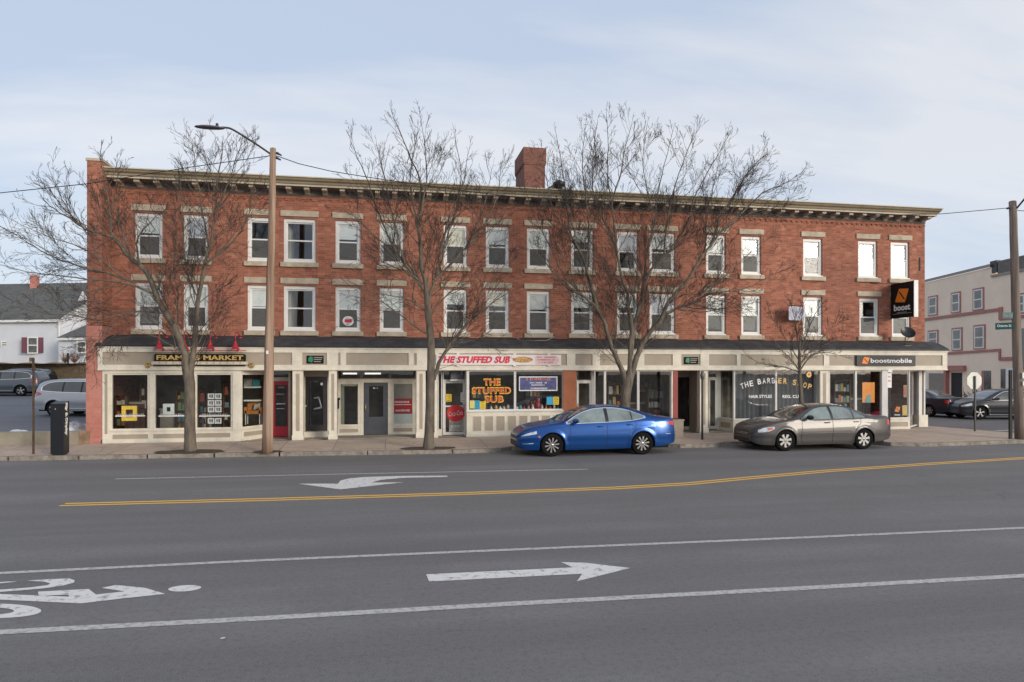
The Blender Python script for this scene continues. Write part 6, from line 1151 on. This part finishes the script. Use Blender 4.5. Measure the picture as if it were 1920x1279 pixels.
heap('snow', PX(10, 24.4), 24.5, 1.3, .6, .72, .12, M_snow, 1); heap('snow', PX(92, 24.4), 24.6, 1.35, .7, .95, .12, M_snow, 2); heap('snow', PX(150, 25.5), 25.4, 1.1, .8, 1.0, .12, M_dsnow, 3); heap('snow', PX(-60, 24.4), 24.5, 1.2, .6, .4, .12, M_snow, 4)
# stone retaining wall
M_rw = brickmat('fieldstone', (.30, .21, .125), (.21, .15, .09), (.13, .10, .07), bw=.55, rh=.28, stain=.5)
q0 = PD(-160, 700, 54); q1 = PD(260, 700, 50); m = MB(); n_ = 30
for i in range(n_):
    a_ = q0.lerp(q1, i/n_); b_ = q0.lerp(q1, (i+1)/n_); zt0 = 3.02+.05*sin(i*1.7); m.add([(a_.x, a_.y, .3), (b_.x, b_.y, .3), (b_.x, b_.y, 3.02+.05*sin((i+1)*1.7)), (a_.x, a_.y, zt0), (a_.x, a_.y+.5, zt0), (b_.x, b_.y+.5, 3.02+.05*sin((i+1)*1.7))], [(0, 1, 2, 3), (3, 2, 5, 4)], M_rw)
onemesh(m, 'retaining_wall', 'brown fieldstone retaining wall at the back of the car park below the pale house', 'wall', tuple((q0.x, q0.y, .8)))
mb = MB(); mb.add([(q0.x-40, q0.y+.4, 2.95), (q1.x+5, q1.y+.4, 2.95), (q1.x+5, 110, 3.4), (q0.x-40, 110, 3.4)], [(0, 1, 2, 3)], mat('winter_lawn', (.16, .14, .08), .95, var=.3, scale=2)); tag(mb.build('raised_ground'), kind='structure')
rr = random.Random(9)
for k, (px, py, lab) in enumerate(((122, 690, 'reddish dry shrub on top of the stone wall, nearest the dark post stub'), (140, 690, 'reddish dry shrub on top of the stone wall, nearest the brick pier'))):
    p = PD(px, py, 51.3); p.z = 3.0; m = MB()
    for j in range(60):
        d = Vector((rr.gauss(0, .5), rr.gauss(0, .4), 1)).normalized(); l = rr.uniform(.4, 1.1); m.tube([p, p+d*l*.5+Vector((rr.gauss(0, .05), 0, 0)), p+d*l], [.014, .01, .006], mat('dry_stem', (.26, .13, .07), .9), 3, cap=False)
    onemesh(m, 'dry_shrub', lab, 'shrub', tuple(p), 'dry shrubs on the wall')
p = PD(127, 690, 51.0); m = MB(); m.box(p.x-.05, p.x+.05, p.y, p.y+.1, 2.9, PD(127, 662, 51).z, M_dark); onemesh(m, 'fence_post', 'dark post stub standing on the stone wall', 'post', (p.x, p.y, 2.95))
# ------------------------------------------------------------------ pale house behind
M_sid = mat('pale_siding', (.66, .68, .72), .7, var=.04, scale=1); M_roof = mat('grey_shingles', (.10, .102, .098), .9, var=.25, scale=3, bump=.5, bscale=30)
o = thing('house', tuple(PD(60, 690, 60)), 'pale blue grey clapboard house with grey shingle roof above the stone wall', 'house'); ORG[o.name] = Vector(PD(60, 690, 60))
def hp(px, py, D): return PD(px, py, D)
A = PD(-130, 600, 60.5); B = PD(113, 600, 59); z0_ = 2.9; ze = PD(60, 600, 60).z; zr_ = PD(60, 536, 66).z; t = (B-A); t.z = 0; t.normalize(); nb = Vector((-t.y, t.x, 0))
m = MB(); L = (B-A).length; n_ = 30
for i in range(n_): za = z0_+(ze-z0_)*i/n_; zb = z0_+(ze-z0_)*(i+1)/n_; e = nb*-.018; m.add([tuple((A+e).xy)+(za,), tuple((B+e).xy)+(za,), tuple(B.xy)+(zb,), tuple(A.xy)+(zb,)], [(0, 1, 2, 3)], M_sid)
C = B+nb*9; G = B+nb*4.5; m.add([tuple(B.xy)+(z0_,), tuple(C.xy)+(z0_,), tuple(C.xy)+(ze,), tuple(G.xy)+(zr_,), tuple(B.xy)+(ze,)], [(0, 1, 2, 3, 4)], M_sid); m.build('wall', o)
m = MB(); A2 = A-t*.3; B2 = B+t*.15; e = nb*-.35; rA = A2+nb*4.5; rB = B2+nb*4.5+t*1.9
m.add([tuple((A2+e).xy)+(ze-.05,), tuple((B2+e).xy)+(ze-.05,), tuple(rB.xy)+(zr_,), tuple(rA.xy)+(zr_,)], [(0, 1, 2, 3)], M_roof); m.add([tuple(rA.xy)+(zr_,), tuple(rB.xy)+(zr_,), tuple((B2+nb*9.3).xy)+(ze-.05,), tuple((A2+nb*9.3).xy)+(ze-.05,)], [(0, 1, 2, 3)], M_roof); m.build('roof', o)
m = MB(); m.add([tuple((A2+e).xy)+(ze-.26,), tuple((B2+e).xy)+(ze-.26,), tuple((B2+e).xy)+(ze-.06,), tuple((A2+e).xy)+(ze-.06,)], [(0, 1, 2, 3)], M_white); m.bar((*(B+e*.2).xy, z0_), (*(B+e*.2).xy, ze-.1), .15, .15, M_white); m.build('eaves_board', o)
q = PD(62, 536, 63.5); m = MB(); m.box(q.x-.28, q.x+.28, q.y, q.y+.6, q.z-.6, PD(62, 516, 63.5).z, M_brickp); m.build('chimney', o)
def hwin(px0, px1, py0, py1, D, sh, nm='window'):
    a, b = PD(px0, py1, D), PD(px1, py0, D); m = MB(); w = b.x-a.x; y = min(a.y, b.y)-.10
    m.box(a.x-.1, b.x+.1, y, y+.06, a.z-.1, b.z+.1, M_white); wn = m.build('window', o); m = MB(); m.box(a.x, b.x, y-.02, y, a.z, b.z, mat('far_glass', (.07, .075, .07), .1, spec=1, var=.5, scale=2)); m.build('pane', wn)
    m = MB(); zc = (a.z+b.z)/2; m.box(a.x, b.x, y-.035, y-.021, zc-.04, zc+.04, M_white); m.build('sash', wn)
    if sh:
        for s_ in (-1, 1):
            m = MB(); x = a.x-.12-.42 if s_ < 0 else b.x+.12; m.box(x, x+.42, y-.03, y+.03, a.z-.05, b.z+.05, mat('plum_shutter', (.15, .05, .075), .6)); m.build('shutter', o)
hwin(56, 70, 634, 661, 59.2, True); hwin(7, 23, 642, 648, 59.8, False)
# right wing with its own lower roof
A = PD(110, 600, 57); B = PD(240, 600, 56); zt_ = PD(120, 634, 57).z; zr2 = PD(140, 596, 60).z; t = (B-A); t.z = 0; t.normalize(); nb = Vector((-t.y, t.x, 0)); m = MB()
for i in range(20): za = z0_+(zt_-z0_)*i/20; zb = z0_+(zt_-z0_)*(i+1)/20; e = nb*-.018; m.add([tuple((A+e).xy)+(za,), tuple((B+e).xy)+(za,), tuple(B.xy)+(zb,), tuple(A.xy)+(zb,)], [(0, 1, 2, 3)], M_sid)
m.build('wing_wall', o); m = MB(); e = nb*-.3; f_ = nb*3.4
m.add([tuple((A+e).xy)+(zt_,), tuple((B+e).xy)+(zt_,), tuple((B+f_).xy)+(zr2,), tuple((A+f_+t*1.2).xy)+(zr2,)], [(0, 1, 2, 3)], M_roof); m.build('wing_roof', o); m = MB(); m.add([tuple((A+e).xy)+(zt_-.2,), tuple((B+e).xy)+(zt_-.2,), tuple((B+e).xy)+(zt_,), tuple((A+e).xy)+(zt_,)], [(0, 1, 2, 3)], M_white)
m.build('eaves_board', o); hwin(148, 160, 642, 660, 56.3, False)
A = PD(108, 620, 60); m = MB(); q0_ = PD(128, 600, 61); q1_ = PD(155, 545, 61); q2_ = PD(190, 600, 61); m.add([tuple(q0_)[:2]+(4,), tuple(q2_)[:2]+(4,), tuple(q2_), tuple(q1_), tuple(q0_)], [(0, 1, 2, 3, 4)], M_sid); m.build('gable', o)
# ------------------------------------------------------------------ beige corner building across the side street
M_bei = mat('beige_stucco', (.86, .71, .57), .8, var=.05, scale=.8); M_mar = mat('maroon_trim', (.40, .17, .145), .6, var=.1); M_fg = MATS['far_glass']
c0, s0 = math.cos(-TH), math.sin(-TH)
fw = Vector((ST, CT, 0)); rt = Vector((CT, -ST, 0)); dstr = (fw+rt*.02).normalized(); off0 = rt*33.05
def BP(D, z, out=0.0): v = off0+dstr*D-rt*out; return Vector((v.x, v.y, z))
def DX(px): return 33.05/((px-960)/F-.02)   # depth of a bearing on that wall
def BZ(px, py): return H-(py-HZ)/F*DX(px)
org = BP(40, .15); o = thing('beige_building', tuple(org), 'beige stucco building with maroon trim across the side street', 'building'); ORG[o.name] = Vector(org)
Dn, Df = 34.0, 66.0; ztop = lambda D: BZ(1738, 528) if D > 46.4 else BZ(1738, 528)-.9
def wq(m, D0, D1, z0, z1, mt, out=0.0): m.add([BP(D1, z0, out), BP(D0, z0, out), BP(D0, z1, out), BP(D1, z1, out)], [(0, 1, 2, 3)], mt)
def wb_(m, D0, D1, z0, z1, mt, out=.1):
    vs = [BP(D, z, q) for q in (-.02, out) for z in (z0, z1) for D in (D0, D1)]; m.add(vs, [(0, 1, 3, 2), (4, 6, 7, 5), (0, 4, 5, 1), (2, 3, 7, 6), (0, 2, 6, 4), (1, 5, 7, 3)], mt)
zt1 = BZ(1740, 529); zt1b = BZ(1858, 501); m = MB(); Dst = DX(1859)
m.add([BP(Df, 0), BP(Dst, 0), BP(Dst, zt1b), BP(Df, zt1-(zt1b-zt1)*1.2)], [(0, 1, 2, 3)], M_bei); zl2 = BZ(1890, 514); wq(m, Dn, Dst, 0, zl2, M_bei); m.add([BP(Dn, 0), BP(Dn, 0, -12), BP(Dn, zl2, -12), BP(Dn, zl2)], [(0, 1, 2, 3)], M_bei); m.add([BP(Dst, zl2-.2), BP(Dst, zl2-.2, -12), BP(Dst, zt1b, -12), BP(Dst, zt1b)], [(0, 1, 2, 3)], M_bei); m.build('wall', o)
m = MB(); vs = [BP(Dst, zt1b, .12), BP(Dst, zt1b+.22, .12), BP(Df, zt1-(zt1b-zt1)*1.2+.22, .12), BP(Df, zt1-(zt1b-zt1)*1.2, .12)]; m.add(vs, [(3, 0, 1, 2)], mat('parapet_cap', (.30, .27, .25), .7)); wb_(m, Dn, Dst-.02, zl2, zl2+.15, MATS['parapet_cap'], .1); m.build('parapet', o)
m = MB(); wb_(m, Dn+4, Dst-.6, zl2+.16, zl2+1.05, mat('slate_box', (.15, .14, .13), .8), -.6); wb_(m, Dst-.5, Dst+.2, zl2+.3, zl2+1.15, M_dark, -.3); m.build('rooftop_structure', o)
def bwin(px0, px1, py0, py1, trim=True):
    D1, D0 = DX(px0), DX(px1); z1 = BZ((px0+px1)/2, py0); z0 = BZ((px0+px1)/2, py1); m = MB(); e = .12
    wb_(m, D0-e, D1+e, z0-e*.6, z1+e, M_mar, .05); w = m.build('window', o); m = MB(); wb_(m, D0, D1, z0, z1, M_white, .07); m.build('frame', w); m = MB(); zc = (z0+z1)/2
    wb_(m, D0+.13, D1-.13, z0+.1, zc-.05, M_fg, .085); wb_(m, D0+.13, D1-.13, zc+.05, z1-.08, M_fg, .085); m.build('pane', w)
for q in ((1742.5, 1757, 557.5, 590), (1785.5, 1800, 550.5, 585), (1826.5, 1843.5, 543, 580), (1909, 1922, 553, 586), (1742, 1758, 622, 650), (1787, 1803, 617.5, 656), (1828, 1846, 612, 653), (1905, 1918, 590, 600)): bwin(*q) if q[0] != 1905 else None
m = MB(); zb0 = BZ(1800, 588); Dk = DX(1875)
vs = [BP(Df, BZ(1740, 597)+.0, .08), BP(Dk, BZ(1870, 578), .08), BP(Dk, BZ(1870, 584), .08), BP(Df, BZ(1740, 602.5), .08)]; m.add(vs, [(0, 1, 2, 3)], M_mar); wb_(m, Dk-.3, Dk+.05, BZ(1875, 600), BZ(1870, 577), M_mar, .09); wb_(m, Dn, Dk, BZ(1880, 600.5), BZ(1880, 595), M_mar, .07)
vs = [BP(Df, BZ(1775, 666), .08), BP(DX(1876), BZ(1874, 654), .08), BP(DX(1876), BZ(1874, 658.5), .08), BP(Df, BZ(1775, 671.5), .08)]; m.add(vs, [(3, 2, 1, 0)], M_mar); wb_(m, DX(1877), DX(1874), BZ(1875, 676), BZ(1875, 654), M_mar, .09); wb_(m, Dn, DX(1877), BZ(1890, 676), BZ(1890, 669.5), M_mar, .07); m.build('trim_band', o)
m = MB(); wb_(m, DX(1777), DX(1812)+.0, .15, 0.2, M_mar, .02)
wb_(m, DX(1812), DX(1776), BZ(1795, 695), BZ(1795, 685.5), M_mar, .3); wb_(m, DX(1780), DX(1776), .15, BZ(1795, 695), M_mar, .3); wb_(m, DX(1804), DX(1784), .15, BZ(1795, 699), M_black, .03); m.build('entry', o)
for nm_, q0_, q1_, z0_, z1_, mt_, ou_ in (('window', 1858, 1846, BZ(1850, 742), BZ(1850, 695), M_fg, .04), ('pilaster', 1846, 1841, .15, BZ(1850, 695), M_mar, .05), ('window', 1885, 1877, BZ(1880, 728), BZ(1880, 692), M_fg, .04), ('wall_panel', 1902, 1887, BZ(1890, 728), BZ(1890, 690), M_white, .03), ('garage_door', 1772, 1742, BZ(1760, 740), BZ(1760, 700), mat('garage_grey', (.24, .22, .19), .8), .03), ('door_frame', 1740, 1738, .15, BZ(1760, 698), M_white, .05)):
    m = MB(); wb_(m, DX(q0_), DX(q1_), z0_, z1_, mt_, ou_); m.build(nm_, o)
m = MB(); wb_(m, Dn, DX(1912), BZ(1915, 690), BZ(1915, 617), mat('grey_awning', (.22, .24, .25), .6), .5); m.build('awning', o)
# far pavement and white bench-like clutter in front of it
mb = MB(); mb.add([BP(Dn-2, .12, 3.2), BP(Df, .12, 3.2), BP(Df, .15, -.01), BP(Dn-2, .15, -.01)], [(3, 2, 1, 0)], M_pave); mb.add([BP(Dn-2, 0, 3.22), BP(Df, 0, 3.22), BP(Df, .12, 3.2), BP(Dn-2, .12, 3.2)], [(0, 1, 2, 3)], M_kerb); tag(mb.build('far_pavement'), kind='structure')
p = PD(1836, 757, 46.5); m = MB(); rr = random.Random(4)
for j in range(160):
    d = Vector((rr.gauss(0, .7), rr.gauss(0, .5), 1)).normalized(); l = rr.uniform(.4, 1.3); b_ = Vector((p.x+rr.uniform(-.8, .8), p.y+rr.uniform(-.3, .3), .15)); m.tube([b_, b_+d*l*.5, b_+d*l], [.03, .02, .01], mat('evergreen_shrub', (.05, .06, .03), .9, var=.4), 3, cap=False)
onemesh(m, 'shrub', 'dark shrub by the entry of the beige building behind the stop sign', 'shrub', (p.x, p.y, .15))
bpy.context.view_layer.update()
